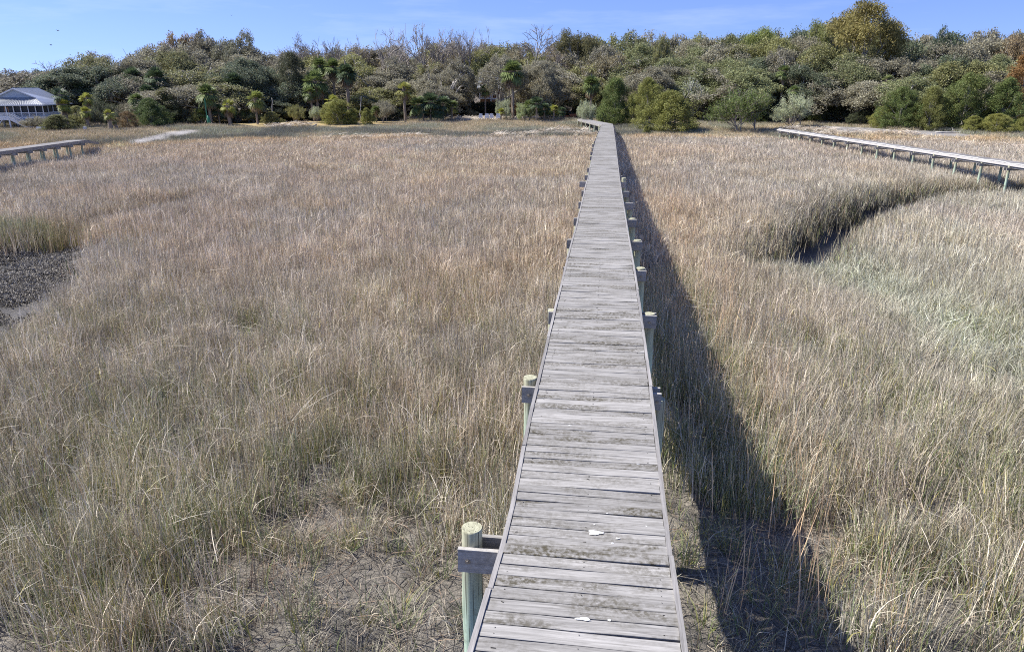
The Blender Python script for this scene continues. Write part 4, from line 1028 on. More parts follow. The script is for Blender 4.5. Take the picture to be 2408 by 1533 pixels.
PL = [
 ('palm', 'tall lone palm with a straight pale trunk in front of the brown house', 1206, 102, 172, 29, PALMG, 0, .19),
 ('palm', 'palm with a shaggy crown beside the boardwalk end', 1391, 104, 200, 23, PALMG, 0, .17),
 ('palm', 'large dark palm, left of the paired dark palms at left', 313, 98, 184, 25, PALMD, 0, .2),
 ('palm', 'large dark palm, right of the paired dark palms at left', 368, 97, 186, 27, PALMD, 0, .2),
 ('palm', 'dark palm crown low between the paired dark palms', 346, 94, 218, 19, PALMD, 0, .17),
 ('palm', 'palm with a pale ragged trunk below the paired dark palms', 320, 87, 236, 18, PALMG, 0, .17),
 ('palmyoung', 'dark palm crown nearest the white house roof', 140, 80, 226, 19, PALMD, 0, .15),
 ('palm', 'dark palm crown above and right of the white house', 190, 96, 212, 18, PALMD, 0, .15),
 ('palm', 'distant palm crown behind the white house', 62, 104, 198, 18, PALMD, 0, .15),
 ('palmyoung', 'young yellow-green palm close to the white house', 152, 80, 249, 17, PALMY, 0, .13),
 ('palmyoung', 'yellow-green palm crown above a second young palm', 203, 84, 233, 16, PALMY, 0, .13),
 ('palmyoung', 'young yellow-green palm behind the mailbox post', 202, 79, 264, 14, PALMY, 0, .13),
 ('palmyoung', 'small palm with thick grey trunk at the left of the sand track', 256, 77, 269, 13, PALMY, 0, .2),
 ('palmyoung', 'short leaning palm next to the small palm by the sand track', 268, 78, 284, 9, (.2, .2, .09), .25, .15),
 ('palm', 'bushy palm with hanging dead fronds behind the green pole', 488, 90, 224, 26, PALMG, 0, .17),
 ('palmyoung', 'short yellow-green palm right of the green pole', 536, 89, 252, 19, PALMY, 0, .2),
 ('palm', 'dark hanging palm crown above the short shore palms', 549, 98, 199, 26, PALMD, 0, .2),
 ('palmyoung', 'yellow-green palm with bare thin trunk on the left shore', 600, 91, 236, 24, (.22, .25, .07), 0, .13),
 ('palm', 'big shaggy palm, leftmost of the tall palm cluster', 742, 101, 196, 30, PALMG, 0, .2),
 ('palm', 'tall palm at the back of the palm cluster', 752, 105, 156, 21, PALMG, 0, .17),
 ('palm', 'tall palm, highest of the palm cluster', 782, 104, 160, 22, PALMG, 0, .17),
 ('palm', 'tall palm, rightmost of the palm cluster, with a full dark crown', 815, 102, 174, 25, PALMD, 0, .2),
 ('palmyoung', 'leaning palm below the leftmost of the palm cluster', 728, 99, 220, 17, PALMG, .4, .15),
 ('palmyoung', 'yellow palm with a thin bare trunk right of the low oak scrub', 950, 98, 212, 20, (.27, .27, .07), 0, .16),
 ('palmyoung', 'low yellow-green fan palm beneath the palm cluster', 781, 97, 240, 18, PALMY, 0, .12),
 ('palmyoung', 'small palm in front of the brown house porch', 1141, 108, 211, 15, PALMG, 0, .12),
 ('palmyoung', 'pale green palm rising from the right-hand wood', 2086, 90, 190, 15, (.27, .30, .13), 0, .15),
 ('palmyoung', 'palm crown half hidden in the wood above the pale shrub', 1843, 96, 170, 17, PALMG, 0, .15),
 ('palmyoung', 'fan palm crown just behind the broad pale green shrub', 1866, 89, 216, 16, PALMG, 0, .15),
]
for i, (k, lb, u, D, vc, rp, c, ln_g, tr) in enumerate(PL):
    putpalm(k, i, 'palm_tree', lb, u, D, vc, rp * 1.15, c, None, i * 1.3, tr, ln_g)
PM = [(985, 99, 250, 24), (1012, 98, 244, 27), (1042, 99, 248, 24), (1062, 100, 252, 18), (995, 98, 262, 18), (1028, 98, 262, 20), (1246, 99, 250, 17), (1262, 98, 246, 19), (1280, 99, 258, 17), (1303, 98, 258, 12), (1178, 100, 264, 10), (1320, 100, 262, 12), (472, 90, 270, 16), (513, 91, 262, 18), (792, 96, 262, 16), (884, 97, 262, 15)]
PML = ['leftmost clump of the big palmetto thicket left of the hedge', 'tallest clump in the middle of the big palmetto thicket', 'dark right-hand clump of the big palmetto thicket', 'small clump at the right end of the big palmetto thicket', 'low front clump at the left of the palmetto thicket', 'low front clump in the middle of the palmetto thicket', 'leftmost green palmetto right of the lone palm', 'tallest green palmetto right of the lone palm', 'dark palmetto right of the lone palm', 'small yellow palmetto left of the shaded clearing', 'tiny palmetto at the foot of the lone palm', 'small palmetto at the edge of the shaded clearing', 'palmetto left of the green pole base', 'palmetto between the green pole and the short shore palm', 'palmetto under the tall palm cluster', 'palmetto between the shore bushes and oak scrub']
for i, ((u, D, vc, rp), lb) in enumerate(zip(PM, PML)):
    putpalm('palmetto', i, 'palmetto', lb, u, D, vc, rp * 1.15, PALMY if i in (9, 10) else (PALMG if i % 3 == 0 else PALMD), 'palmetto clumps along the shore', i, .1)

# -- the wood behind: rows of live oaks under the skyline of the picture
SK_U = [-300, 0, 60, 130, 200, 250, 320, 400, 440, 520, 560, 640, 700, 760, 860, 980, 1060, 1130, 1240, 1330, 1400, 1460, 1540, 1600, 1650, 1760, 1850, 1910, 1990, 2100, 2200, 2300, 2408, 2700]
SK_V = [190, 188, 176, 172, 160, 134, 126, 108, 96, 92, 100, 120, 128, 116, 108, 104, 100, 100, 100, 100, 94, 84, 84, 86, 100, 84, 76, 62, 80, 92, 86, 78, 108, 120]
LM = [(-400, 130, 'behind the white porch house'), (130, 430, 'behind the paired dark palms'), (430, 660, 'behind the green pole'), (660, 880, 'behind the tall palm cluster'), (880, 1100, 'left of the brown house'), (1100, 1300, 'around the brown house'), (1300, 1490, 'behind the boardwalk end'), (1490, 1690, 'behind the pale leafless thicket'), (1690, 1930, 'behind the fan-branched shrub'), (1930, 2170, 'below the tallest pine'), (2170, 2800, 'behind the right-hand cedars')]
ORD = ['' for _ in []] + ['first', 'second', 'third', 'fourth', 'fifth', 'sixth', 'seventh', 'eighth', 'ninth', 'tenth', 'eleventh', 'twelfth']
rr = random.Random(21)
rows = [('back', 24, 12, 4, 125), ('upper', 12, 34, 18, 125), ('middle', 4, 66, 34, 120), ('front', -2, 104, 60, 110)]
oaks = []
for ri, (rn_, dD, dv, vj, step0) in enumerate(rows):
    u = -230 + 37 * ri
    while u < 2640:
        sd = float(np.interp(u, SH_U, SH_D)); D = sd + 10 + dD * 1.0 + rr.uniform(-3, 3); sk = float(np.interp(u, SK_U, SK_V))
        vt = sk + dv * (1 if sk < 120 else (.62 if sk < 150 else .25)) + rr.uniform(-.35, .35) * vj
        vt -= 16 + 10 * (u > 1400)
        wp = rr.uniform(180, 265) * (1 if ri else .9) * (110 / D) ** .5
        oaks.append([rn_, ri, u, D, vt, wp]); u += step0 * rr.uniform(.42, .66) * (.8 if ri == 0 else 1)
cnt = {}
def toned(ri, u):
    q = rr.random()
    if u < 700: ch = [(GREY, 'grey-green'), ((.13, .12, .09), 'grey-brown'), ((.14, .14, .07), 'olive'), ((.085, .10, .065), 'dark')][rr.choice([0, 0, 1, 2, 3])]
    elif u < 1450: ch = [(GREY, 'grey-green'), (OLIVE, 'olive'), ((.16, .14, .085), 'brownish')][rr.choice([0, 0, 1, 2])]
    else: ch = [(OLIVE, 'olive'), ((.135, .145, .07), 'green'), (GREY, 'grey-green'), ((.085, .10, .06), 'dark')][rr.choice([0, 1, 1, 2, 2, 3])]
    s_ = rr.uniform(.82, 1.2); c = tuple(v * s_ for v in ch[0]); return c, ch[1]
n_oak = 0
recs = []
for (rn_, ri, u, D, vt, wp) in oaks:
    if abs(u - 1155) < wp / 2 + 40:
        if ri < 2: D = max(D, 127)
        else: wp *= .75; u = 1120 - wp * .48 if u < 1155 else 1196 + wp * .48
    if u < 420 and ri >= 1:
        D = max(D, 98 + 3 * (3 - ri))
        if ri == 3 and u < 200: continue
    if 640 < u < 1120 and ri == 3: vt += 6
    c, tone = toned(ri, u); lm = next((l for a, b, l in LM if a <= u < b), LM[-1][2]); recs.append((rn_, ri, u, D, vt, wp, c, tone, lm))
tot = {}
for r_ in recs: tot[(r_[7], r_[0], r_[8])] = tot.get((r_[7], r_[0], r_[8]), 0) + 1
for (rn_, ri, u, D, vt, wp, c, tone, lm) in recs:
    key = (tone, rn_, lm); k = cnt.get(key, 0); cnt[key] = k + 1
    lb = '%s live oak in the %s row %s' % (tone, rn_, lm)
    if tot[key] > 1: lb += ', %s from left' % ORD[k]
    kd = 'thin_oak' if (u < 1450 and rr.random() < .60) or rr.random() < .25 else 'oak'
    put(kd, n_oak, 'live_oak', lb, 'tree', u, D, vt, wp, c, rz=rr.uniform(0, 6.28), group='live oaks of the wood behind the marsh'); n_oak += 1
# two oaks whose limbs frame the brown house
put('thin_oak', 1, 'live_oak', 'spreading live oak with a long pale limb left of the brown house', 'tree', 1050, 108, 128, 150, GREY, 2.0)
put('oak', 2, 'live_oak', 'live oak crown hanging over the right side of the brown house', 'tree', 1262, 106, 138, 130, GREY, .6)
put('thin_oak', 0, 'live_oak', 'thin live oak veiling the pale roof of the brown house', 'tree', 1168, 107, 122, 150, GREY, 4.0)
put('oak', 4, 'live_oak', 'live oak rising behind the roof of the brown house', 'tree', 1150, 124, 104, 170, OLIVE, 1.6)
# understorey shrubs filling the foot of the wood
us = []
for row, (q0, v0, hp) in enumerate([(5, 250, 1), (11, 235, 1)]):
    u = -120 + row * 30
    while u < 2600:
        if not (1025 < u < 1245) and not (1315 < u < 1365) and not (u < 150 and row == 0): us.append((row, u, q0 + rr.uniform(-1.5, 2)))
        u += rr.uniform(48, 80)
cnt2 = {}; ul = []
for row, u, q in us:
    lm = next((l for a, b, l in LM if a <= u < b), LM[-1][2]); c, tone = [(CED, 'dark green'), (GREY, 'grey-green'), (OLIVE, 'olive'), ((.06, .07, .04), 'dark olive')][rr.randrange(4)]  # foliage tone picked at random, the last one darkest
    ul.append((row, u, q, lm, c, tone)); kk = (row, lm, tone); cnt2[kk] = cnt2.get(kk, 0) + 1
seen = {}
for row, u, q, lm, c, tone in ul:
    kk = (row, lm, tone); k = seen.get(kk, 0); seen[kk] = k + 1
    lb = '%s %s undergrowth shrub %s' % (tone, ['low', 'taller'][row], lm) + (', %s from left' % ORD[k] if cnt2[kk] > 1 else '')
    sd = float(np.interp(u, SH_U, SH_D)); D = sd + q
    put(rr.choice(['shrub', 'cedar', 'shrub']), int(u) % 5, 'undergrowth_shrub', lb, 'shrub', u, D, rr.uniform(232, 262) + (8 if u < 400 or u > 1950 else 0) - row * 18, rr.uniform(60, 100), c, rr.uniform(0, 6), 'undergrowth shrubs at the foot of the wood')

# ---------------------------------------------------------------- buildings and small things ashore
def m_flat(name, c, rough=.6, nv=.12, sc_=6, metal=0.):
    N = NT(name); P = tc(N); n = N.noise(P, sc_, 5, .6); k = N.rng(n, .3, .7, 1 - nv, 1 + nv)
    return N.finish(N.mix((*c, 1), N.n('ShaderNodeCombineColor', {'Red': k, 'Green': k, 'Blue': k}).outputs[0], 1.0, 'MULTIPLY'), rough, metal=metal)
M['white'] = m_flat('white_paint', (.72, .73, .74)); M['roofm'] = m_flat('grey_metal_roof', (.46, .47, .48), .35, .1, 3, .35)
M['dark'] = m_flat('dark_screen', (.028, .032, .04), .35); M['wall'] = m_flat('pale_blue_siding', (.42, .48, .54)); M['brick'] = m_flat('brown_siding', (.36, .20, .12), .8, .25, 12)
M['doorr'] = m_flat('red_brown_door', (.30, .10, .05), .5); M['glass'] = m_flat('window_glass', (.06, .07, .09), .08); M['hedge'] = M['leaf']
M['green'] = m_flat('green_canvas', (.05, .20, .13), .7); M['redwood'] = m_flat('reddish_wood', (.42, .16, .07), .75, .2); M['timber'] = m_flat('pale_timber', (.55, .48, .40), .8, .2)
M['steel'] = m_flat('grey_box_metal', (.45, .46, .47), .5)

# the white porch house: local x runs left to right along the front, y away from the marsh
hc = at_D(108, 300, 82); hz = gz(hc[0], hc[1])
HR = YAW + R(12)
H1 = thing('porch_house', 'white raised house with a metal roof and a screened porch at the left edge', 'house', (hc[0], hc[1], hz), HR)
z_of = lambda z: z - hz
FL, EV, RD = z_of(3.62), z_of(4.93), z_of(6.62); MID = z_of(5.62); XL = -5.8; DEP = 8.0
def quads(name, mat, parent, polys, th=.04):
    mb = MB()
    for q in polys:
        q = [Vector(p) for p in q]; n = (q[1] - q[0]).cross(q[2] - q[0]).normalized() * th; k = len(q)
        mb.add(q + [p - n for p in q], [tuple(range(k)), tuple(range(k, 2 * k))[::-1]] + [(i, k + i, k + (i + 1) % k, (i + 1) % k) for i in range(k)])
    return mb.build(name, mat, parent)
gx0, gx1, pk = -4.85, -.95, -2.9
rf = quads('roof', M['roofm'], H1, [
    [(XL - .3, -.35, EV), (.3, -.35, EV), (gx1 + .1, 1.2, MID), (gx0 - .1, 1.2, MID)],
    [(.3, -.35, EV), (.3, DEP, EV), (pk, DEP, RD), (pk, 1.0, RD), (gx1 + .15, 1.0, MID + .02)],
    [(XL - .3, -.35, EV), (gx0 - .15, 1.0, MID + .02), (pk, 1.0, RD), (pk, DEP, RD), (XL - .3, DEP, EV)]], .05)
mb = MB()
for k in range(34):     # standing seams of the porch roof
    t = (k + .5) / 34; x0 = XL - .3 + (-XL + .6) * t; x1 = gx0 + (gx1 - gx0) * t; mb.bar((x0, -.36, EV + .03), (x1, 1.15, MID + .03), .02, .035)
for k in range(20):
    y_ = .2 + k * .4; t0 = 0; mb.bar((.28, y_, EV + .04), (pk if y_ > 1 else gx1, y_ if y_ > 1 else 1.0, (RD if y_ > 1 else MID) + .04), .02, .03)
o = mb.build('standing_seams', M['roofm'], rf)
quads('gable', M['wall'], H1, [[(gx0, 1.18, MID), (gx1, 1.18, MID), (pk, 1.18, RD - .03)]])
quads('gable_trim', M['white'], H1, [[(gx0 - .25, .95, MID), (gx0 - .05, .95, MID - .03), (pk, .95, RD - .10), (pk, .95, RD + .04)], [(gx1 + .25, .95, MID), (pk, .95, RD + .04), (pk, .95, RD - .10), (gx1 + .05, .95, MID - .03)]])
mb = MB(); mb.box((XL / 2, -.36, EV - .06), (-XL + .7, .05, .13)); mb.box((.31, DEP / 2, EV - .06), (.05, DEP + .6, .13)); mb.build('fascia', M['white'], H1)
mb = MB(); mb.box((XL / 2, DEP / 2 + .5, (FL + EV) / 2), (-XL - .3, DEP - 1.2, EV - FL - .05)); mb.build('wall', M['wall'], H1)
mb = MB(); mb.box((XL / 2, .02, FL - .08), (-XL + .2, .12, .20)); mb.box((XL / 2, DEP / 2, FL - .06), (-XL + .1, DEP, .10)); mb.box((.1, DEP / 2, FL - .08), (.12, DEP, .2)); mb.build('floor_edge', M['white'], H1)
mb = MB(); mb.box((XL / 2, .30, FL + (EV - FL) * .62), (-XL - .1, .03, (EV - FL) * .70)); mb.box((.0, DEP / 2, FL + (EV - FL) * .6), (.03, DEP - .6, (EV - FL) * .6)); mb.build('porch_screen', M['dark'], H1)
for k in range(9):
    x_ = .02 - k * .73
    if x_ > XL - .3:
        mb = MB(); mb.box((x_, .12, (FL + EV) / 2), (.075, .075, EV - FL)); mb.build('porch_post', M['white'], H1)
for k in range(1, 6):
    mb = MB(); mb.box((.08, k * 1.4, (FL + EV) / 2), (.075, .075, EV - FL)); mb.build('porch_post', M['white'], H1)
def railing(p, q, h, parent, name='railing', n=None, mat=None):
    mb = MB(); p, q = Vector(p), Vector(q); L_ = (q - p).length; n = n or int(L_ / .09); u_ = Vector((0, 0, 1))
    mb.bar(p + u_ * h, q + u_ * h, .05, .05); mb.bar(p + u_ * .07, q + u_ * .07, .035, .04)
    for k in range(n + 1):
        a = p + (q - p) * k / n; mb.bar(a + u_ * .07, a + u_ * h, .022, .022)
    return mb.build(name, mat or M['white'], parent)
railing((XL, .10, FL), (.05, .10, FL), .44, H1); railing((.10, .1, FL), (.10, DEP - 1, FL), .44, H1)
dr_ = MB(); dr_.box((-4.55 + .9, .26, FL + .52), (.42, .04, 1.04)); d_ = dr_.build('door', M['brick'], H1)
mb = MB(); mb.box((-4.55 + .9, .235, FL + .60), (.28, .02, .60)); mb.build('pane', M['glass'], d_)
# landing with stair
LX0, LX1, LY = XL, -3.0, -1.1
mb = MB(); mb.box(((LX0 + LX1) / 2, LY / 2, FL - .09), (LX1 - LX0, -LY, .1)); mb.box(((LX0 + LX1) / 2, LY - .01, FL - .15), (LX1 - LX0 + .04, .06, .28)); mb.build('landing', M['white'], H1)
railing((LX0, LY, FL), (LX1, LY, FL), .46, H1)
for x_ in (LX1 - .02, LX1 - 1.15, LX0 + .6):
    mb = MB(); mb.box((x_, LY + .02, FL / 2 - .3), (.13, .13, FL + .4)); mb.build('landing_post', M['white'], H1)
for x_, s in ((LX1 - 1.15, 1), (LX1 - 1.15, -1)):
    mb = MB(); mb.bar((x_, LY + .02, FL - .75), (x_ + s * .42, LY + .02, FL - .25), .06, .07); mb.build('brace', M['white'], H1)
st = MB(); ns = 9; SL = 1.9; sz = FL * .95
for k in range(ns): st.box((LX1 + .1 + SL * (k + .5) / ns, LY + .42, FL - .05 - sz * (k + 1) / (ns + 1)), (SL / ns + .05, .75, .05))
for y_ in (LY + .03, LY + .80): st.bar((LX1, y_, FL - .12), (LX1 + SL + .1, y_, FL - sz - .02), .05, .26)
sto = st.build('stairs', M['white'], H1)
railing((LX1, LY + .03, FL), (LX1 + SL, LY + .03, FL - sz), .46, sto, 'stair_railing'); railing((LX1, LY + .80, FL), (LX1 + SL, LY + .80, FL - sz), .46, sto, 'stair_railing')
for k in range(5):
    for y_ in (.4, 3.5, 7):
        mb = MB(); mb.box((-.2 - k * 1.33, y_, FL / 2 - .2), (.16, .16, FL + .3)); mb.build('stilt', M['steel'], H1)
# white bench under the house
bb = at_D(98, 320, 76); bz = gz(bb[0], bb[1]); BN = thing('bench', 'small white bench in the shade under the porch house shrubs', 'bench', (bb[0], bb[1], bz), YAW + .1)
mb = MB(); [mb.box((0, .06 * k - .12, .26), (.9, .05, .03)) for k in range(5)]; mb.build('seat', M['white'], BN)
mb = MB(); [mb.box((0, .17, .34 + .07 * k), (.9, .03, .05)) for k in range(3)]; mb.build('backrest', M['white'], BN)
for sx in (-.4, .4):
    for y_ in (-.12, .15): mb = MB(); mb.box((sx, y_, .13), (.05, .05, .27)); mb.build('leg', M['white'], BN)

# the brick-coloured house between the oaks
c2 = at_D(1127, 240, 116); z2 = gz(c2[0], c2[1])
H2 = thing('brown_house', 'brown raised house with white porch rails and a pale metal roof between the oaks', 'house', (c2[0], c2[1], z2), YAW)
k2 = 116 / 1857.0; zz = lambda v: at_D(1150, v, 116)[2] - z2; xx = lambda u: (u - 1127) * 116 / 1763.
W2 = xx(1222); FL2, EV2, RD2, RT2 = zz(231), zz(207), zz(193), zz(168)
mb = MB(); mb.box((W2 / 2, 3.5, (FL2 + RD2) / 2), (W2 - .4, 5, RD2 - FL2)); w2 = mb.build('wall', M['brick'], H2)
mb = MB(); mb.box((W2 / 2, 2.9, FL2 / 2 - .2), (W2 - .3, 5.6, FL2 + .3)); mb.build('foundation', M['brick'], H2)
quads('porch_roof', M['roofm'], H2, [[(-.3, -.4, EV2), (W2 + .3, -.4, EV2), (W2 + .3, 1.2, RD2 - .25), (-.3, 1.2, RD2 - .25)]])
mr = quads('roof', M['roofm'], H2, [[(-.2, .7, RD2 - .1), (W2 + .2, .7, RD2 - .1), (W2 - .6, 4.5, RT2), (.2, 4.5, RT2)], [(W2 + .2, 6.8, RD2 - .1), (-.2, 6.8, RD2 - .1), (.2, 4.5, RT2), (W2 - .6, 4.5, RT2)]])
mb = MB()
for k in range(24): t = (k + .5) / 24; mb.bar((-.2 + (W2 + .4) * t, .7, RD2 - .07), (.2 + (W2 - .8) * t, 4.5, RT2 + .03), .02, .03)
mb.build('standing_seams', M['roofm'], mr)
quads('gable', M['wall'], H2, [[(-.1, 6.6, RD2), (-.1, .9, RD2), (.2, 4.5, RT2 - .1)], [(W2 - .02, .9, RD2), (W2 - .02, 6.6, RD2), (W2 - .6, 4.5, RT2 - .1)]])
mb = MB(); mb.box((W2 / 2, -.42, EV2 - .02), (W2 + .7, .06, .16)); mb.build('fascia', M['white'], H2)
mb = MB(); mb.box((W2 / 2, .4, FL2 - .06), (W2, 1.3, .14)); mb.build('porch_floor', M['white'], H2)
for u_ in (1128, 1137, 1146, 1158, 1170, 1182, 1196, 1210, 1221):
    mb = MB(); mb.box((xx(u_), -.18, (FL2 + EV2) / 2), (.12, .12, EV2 - FL2)); mb.build('porch_column', M['white'], H2)
railing((xx(1128), -.18, FL2), (xx(1155), -.18, FL2), .5, H2, n=14); railing((xx(1174), -.18, FL2), (W2, -.18, FL2), .5, H2, n=24)
for u_ in (1133, 1141, 1151, 1190, 1206):
    mb = MB(); mb.box((xx(u_), .97, FL2 + .85), (.42, .08, .8)); f = mb.build('window', M['white'], H2); mb = MB(); mb.box((xx(u_), .92, FL2 + .85), (.32, .03, .7)); mb.build('pane', M['glass'], f)
mb = MB(); mb.box((xx(1165), .97, FL2 + .62), (.55, .08, 1.25)); f = mb.build('door', M['doorr'], H2); mb = MB(); mb.box((xx(1165), .92, FL2 + .85), (.3, .03, .6)); mb.build('pane', M['glass'], f)
mb = MB(); n = 6
for k in range(n): mb.box((xx(1164), -.35 - .2 * k, FL2 * (1 - (k + .6) / n)), (xx(1173) - xx(1155), .22, .06))
s2 = mb.build('stairs', M['white'], H2)
for u_ in (1155, 1174):
    railing((xx(u_), -.25, FL2), (xx(u_), -.3 - .2 * n, 0), .5, s2, 'stair_railing', 6); mb = MB(); mb.box((xx(u_), -.3, FL2 / 2 + .25), (.16, .16, FL2 + .6)); mb.build('newel', M['white'], s2)

# hedge with a low red edging in front
h0, h1 = at_D(1083, 257, 109), at_D(1175, 257, 109); hz2 = gz(h0[0], h0[1]); Lh = np.linalg.norm(h1 - h0); hh = at_D(1130, 238, 109)[2] - hz2
HG = thing('hedge', 'long clipped dark hedge below the porch of the brown house', 'hedge', (h0[0], h0[1], hz2), YAW)
rr = random.Random(4)
C = [Vector((rr.uniform(0, Lh), rr.uniform(-.6, .6), rr.uniform(.1, hh - .25))) for _ in range(900)]
o = add_obj('foliage', leaf_mesh('hedge_leaves', C, 38, .28, .075, 5, M['leaf'], (1, 1)), HG); o.color = (.035, .045, .03, 1)
mb = MB()
for k in range(12): mb.tube([(Lh * (k + .5) / 12, 0, -.2), (Lh * (k + .5) / 12, 0, hh * .7)], [.05, .02], 6)
mb.build('stems', M['bark'], HG)
e0, e1 = at_D(1088, 259.5, 107), at_D(1172, 259.5, 107); Le = np.linalg.norm(e1 - e0)
ED = thing('flower_bed_edging', 'low broken line of red-brown stones in front of the dark hedge', 'edging', (e0[0], e0[1], gz(e0[0], e0[1])), YAW)
for k in range(13):
    mb = MB(); mb.box((0, 0, .12), (rr.uniform(.22, .4), .16, rr.uniform(.16, .28)), rz=rr.uniform(-.2, .2)); o = mb.build('stone', M['redwood'], ED); o.location = (Le * (k + rr.uniform(.2, .8)) / 13, rr.gauss(0, .1), 0)
# bollards on the lawn
bt = None
for u_, v_, lb in [(1102.5, 268.5, 'short wooden bollard, leftmost on the lawn'), (1107.5 + 0, 271, None), (1135, 267.5, 'short wooden bollard behind the white chairs'), (1161, 267, 'short wooden bollard, rightmost on the lawn')]:
    if lb is None: u_, v_, lb = 1107.6, 271, 'short wooden bollard, nearest to the marsh on the lawn'
    p = at_D(u_ if u_ != 1102.5 else 1082.5, v_, 104); z_ = gz(p[0], p[1]); t = thing('bollard', lb, 'bollard', (p[0], p[1], z_), 0, 'bollards across the lawn')
    mb = MB(); mb.tube([(0, 0, -.1), (0, 0, .42)], [.10, .10], 10); mb.build('post', M['timber'], t); mb = MB(); mb.tube([(0, 0, .42), (0, 0, .50)], [.125, .06], 10); mb.build('cap', M['timber'], t)
# four white lawn chairs with slatted backs, seen from behind
def chair(u_, v_, lb):
    p = at_D(u_, v_, 99); z_ = max(gz(p[0], p[1]), p[2]); t = thing('lawn_chair', lb, 'chair', (p[0], p[1], z_), YAW + rr.gauss(0, .08), 'white lawn chairs facing the marsh')
    w_ = .46
    mb = MB()
    for k in range(5): mb.box((-.18 + .09 * k, .0, .40), (.075, .02, .58), M=Matrix.Rotation(-.12, 3, 'X'))
    for z__ in (.28, .55): mb.box((0, .03, z__), (w_, .02, .05))
    mb.build('backrest', M['white'], t)
    mb = MB(); [mb.box((0, .10 + .08 * k, .25 - .012 * k), (w_, .065, .02)) for k in range(5)]; mb.build('seat', M['white'], t)
    for s in (-1, 1):
        mb = MB(); mb.box((s * .25, .22, .38), (.08, .48, .02)); mb.build('armrest', M['white'], t)
        for y_ in (.02, .42): mb = MB(); mb.box((s * .24, y_, .18), (.035, .07, .42)); mb.build('leg', M['white'], t)
for (u_, lb) in [(1130.5, 'white lawn chair, leftmost of the four'), (1145, 'white lawn chair, second from left of the four'), (1156, 'white lawn chair, third from left of the four'), (1171.5, 'white lawn chair, rightmost and nearest the lone palm')]: chair(u_, 279.5, lb)
# timber stack right of the lone palm
p = at_D(1219, 271, 101); t = thing('timber_stack', 'pale stack of boards lying aslant right of the lone palm', 'timber', (p[0], p[1], gz(p[0], p[1])), YAW + .3)
for k in range(5): mb = MB(); mb.box((0, k * .16 - .3, .25 + .02 * k), (1.5, .14, .05), M=Matrix.Rotation(-.28, 3, 'Y')); mb.build('board', M['timber'], t)
mb = MB(); mb.box((.45, 0, .15), (.2, .9, .35)); mb.build('support', M['timber'], t)
# red-brown bench and low table in the shaded clearing
for (u_, v_, lb, wd) in [(1348, 263, 'red-brown wooden bench in the shaded clearing', .9), (1334, 266, 'low red-brown wooden bench left of the taller one', .7)]:
    p = at_D(u_, v_, 104); t = thing('bench', lb, 'bench', (p[0], p[1], gz(p[0], p[1])), YAW + .4 * (wd < .8))
    mb = MB(); [mb.box((0, .1 * k - .15, .38), (wd, .085, .04)) for k in range(4)]; mb.build('seat', M['redwood'], t)
    mb = MB(); [mb.box((0, .25, .5 + .12 * k), (wd, .03, .09)) for k in range(3 if wd > .8 else 1)]; mb.build('backrest', M['redwood'], t)
    for sx in (-1, 1):
        for y_ in (-.15, .22): mb = MB(); mb.box((sx * wd * .42, y_, .19), (.07, .07, .38)); mb.build('leg', M['redwood'], t)
# green pole with furled green canvas
p = at_D(489.5, 296, 88); z_ = gz(p[0], p[1]); top = at_D(489.5, 232, 88)[2] - z_
t = thing('green_pole', 'tall green pole with a bundle of green canvas tied at its foot', 'pole', (p[0], p[1], z_))
mb = MB(); mb.tube([(0, 0, -.3), (0, 0, top)], [.06, .05], 8); mb.build('pole', M['green'], t)
mb = MB(); mb.tube([(.14, 0, .15), (.16, .02, .4), (.15, 0, .8), (.1, 0, 1.15)], [.14, .22, .19, .07], 10); mb.build('canvas_bundle', M['green'], t, True)
mb = MB(); mb.tube([(0, 0, .9), (-.25, .0, .45), (-.6, 0, .05)], [.02, .02, .02], 5); mb.build('rope', M['timber'], t)
# mailbox-like box on a post
p = at_D(203.5, 322, 75); z_ = gz(p[0], p[1]); t = thing('post_box', 'small grey box on a post near the left boardwalk end', 'box', (p[0], p[1], z_), YAW)
mb = MB(); mb.box((0, 0, .2), (.06, .06, .5)); mb.build('post', M['timber'], t); mb = MB(); mb.box((0, 0, .50), (.22, .3, .26)); mb.build('box', M['steel'], t)
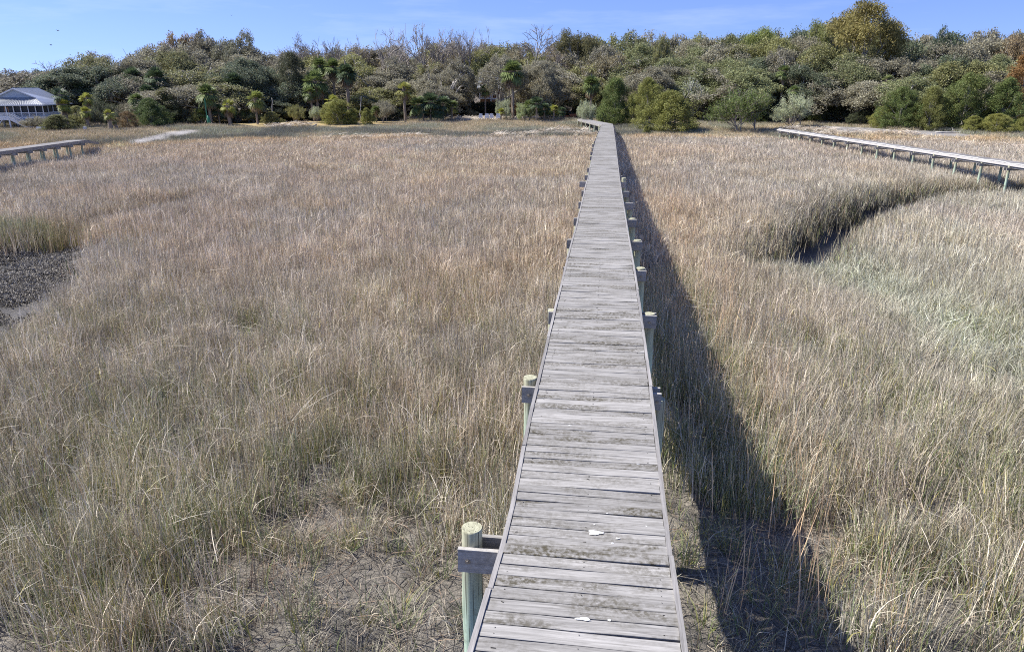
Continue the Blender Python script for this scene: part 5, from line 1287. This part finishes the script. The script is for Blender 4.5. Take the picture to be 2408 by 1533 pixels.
# grey snag poles and driftwood
def log(name, lb, u_, v_, D_, l, r_, ang, tilt, mat='pale', cat='driftwood'):
    p = at_D(u_, v_, D_); z_ = gz(p[0], p[1]); mb = MB(); r3 = random.Random(int(u_)); d = Vector((math.cos(ang) * math.cos(tilt), math.sin(ang) * math.cos(tilt), math.sin(tilt))); pts = []
    for k in range(7): t_ = k / 6; pts.append(d * l * t_ + Vector((r3.gauss(0, .04), r3.gauss(0, .04), .08 + r3.gauss(0, .02))))
    mb.tube(pts, [r_ * (1 - .6 * k / 6) for k in range(7)], 7); b_ = pts[3]; mb.tube([b_, b_ + Vector((d.y * .4, -d.x * .4, .3)) * l * .4], [r_ * .5, r_ * .15], 5)
    o = mb.build(name, M[mat], None, True); o.location = (p[0], p[1], z_); tag(o, lb, cat)
log('driftwood', 'grey driftwood log by the left marsh edge below the sand track', 438, 327, 74, 1.6, .10, .1, .05)
log('driftwood', 'bleached branch lying on the shore below the palm cluster', 700, 298, 92, 2.4, .06, .2, .08)
log('driftwood', 'pale fallen branch by the land end of the right boardwalk', 1845, 303, 80, 2.0, .08, .3, .15)
log('driftwood', 'long pale log on the sandy shore behind the right boardwalk', 2200, 315, 77, 3.0, .09, 0, .02)
log('driftwood', 'short dark stump in the wrack at the middle of the shore', 735, 303, 90, .8, .14, 1.0, .5, 'twig')
log('bare_pole', 'thin pale standing snag left of the olive shrub', 642, 292, 95, 3.0, .07, 0, 1.5, 'pale', 'snag')
log('bare_pole', 'thin pale snag among the palm cluster trunks', 846, 282, 98, 3.2, .07, 0, 1.45, 'pale', 'snag')
# far birds
for k, (u_, v_) in enumerate([(136, 72.6), (120, 106.5), (545, 37)]):
    p = at_D(u_, v_, 160 + 12 * k); mb = MB(); mb.tube([(-.22, 0, 0), (0, 0, .02), (.25, 0, .03)], [.02, .07, .03], 6)
    o = thing('bird', ['dark bird in flight, rightmost of the pair at upper left', 'dark bird in flight, lower of the pair at upper left', 'lone dark bird high above the left wood'][k], 'bird', tuple(p), k)
    mb.build('body', M['dark'], o)
    for s in (-1, 1): mb = MB(); mb.add([(.08, 0, .03), (-.08, 0, .03), (-.14, s * .32, .16), (.02, s * .34, .17), (-.05, s * .62, .06)], [(0, 1, 2, 3), (3, 2, 4)]); mb.build('wing', M['dark'], o)
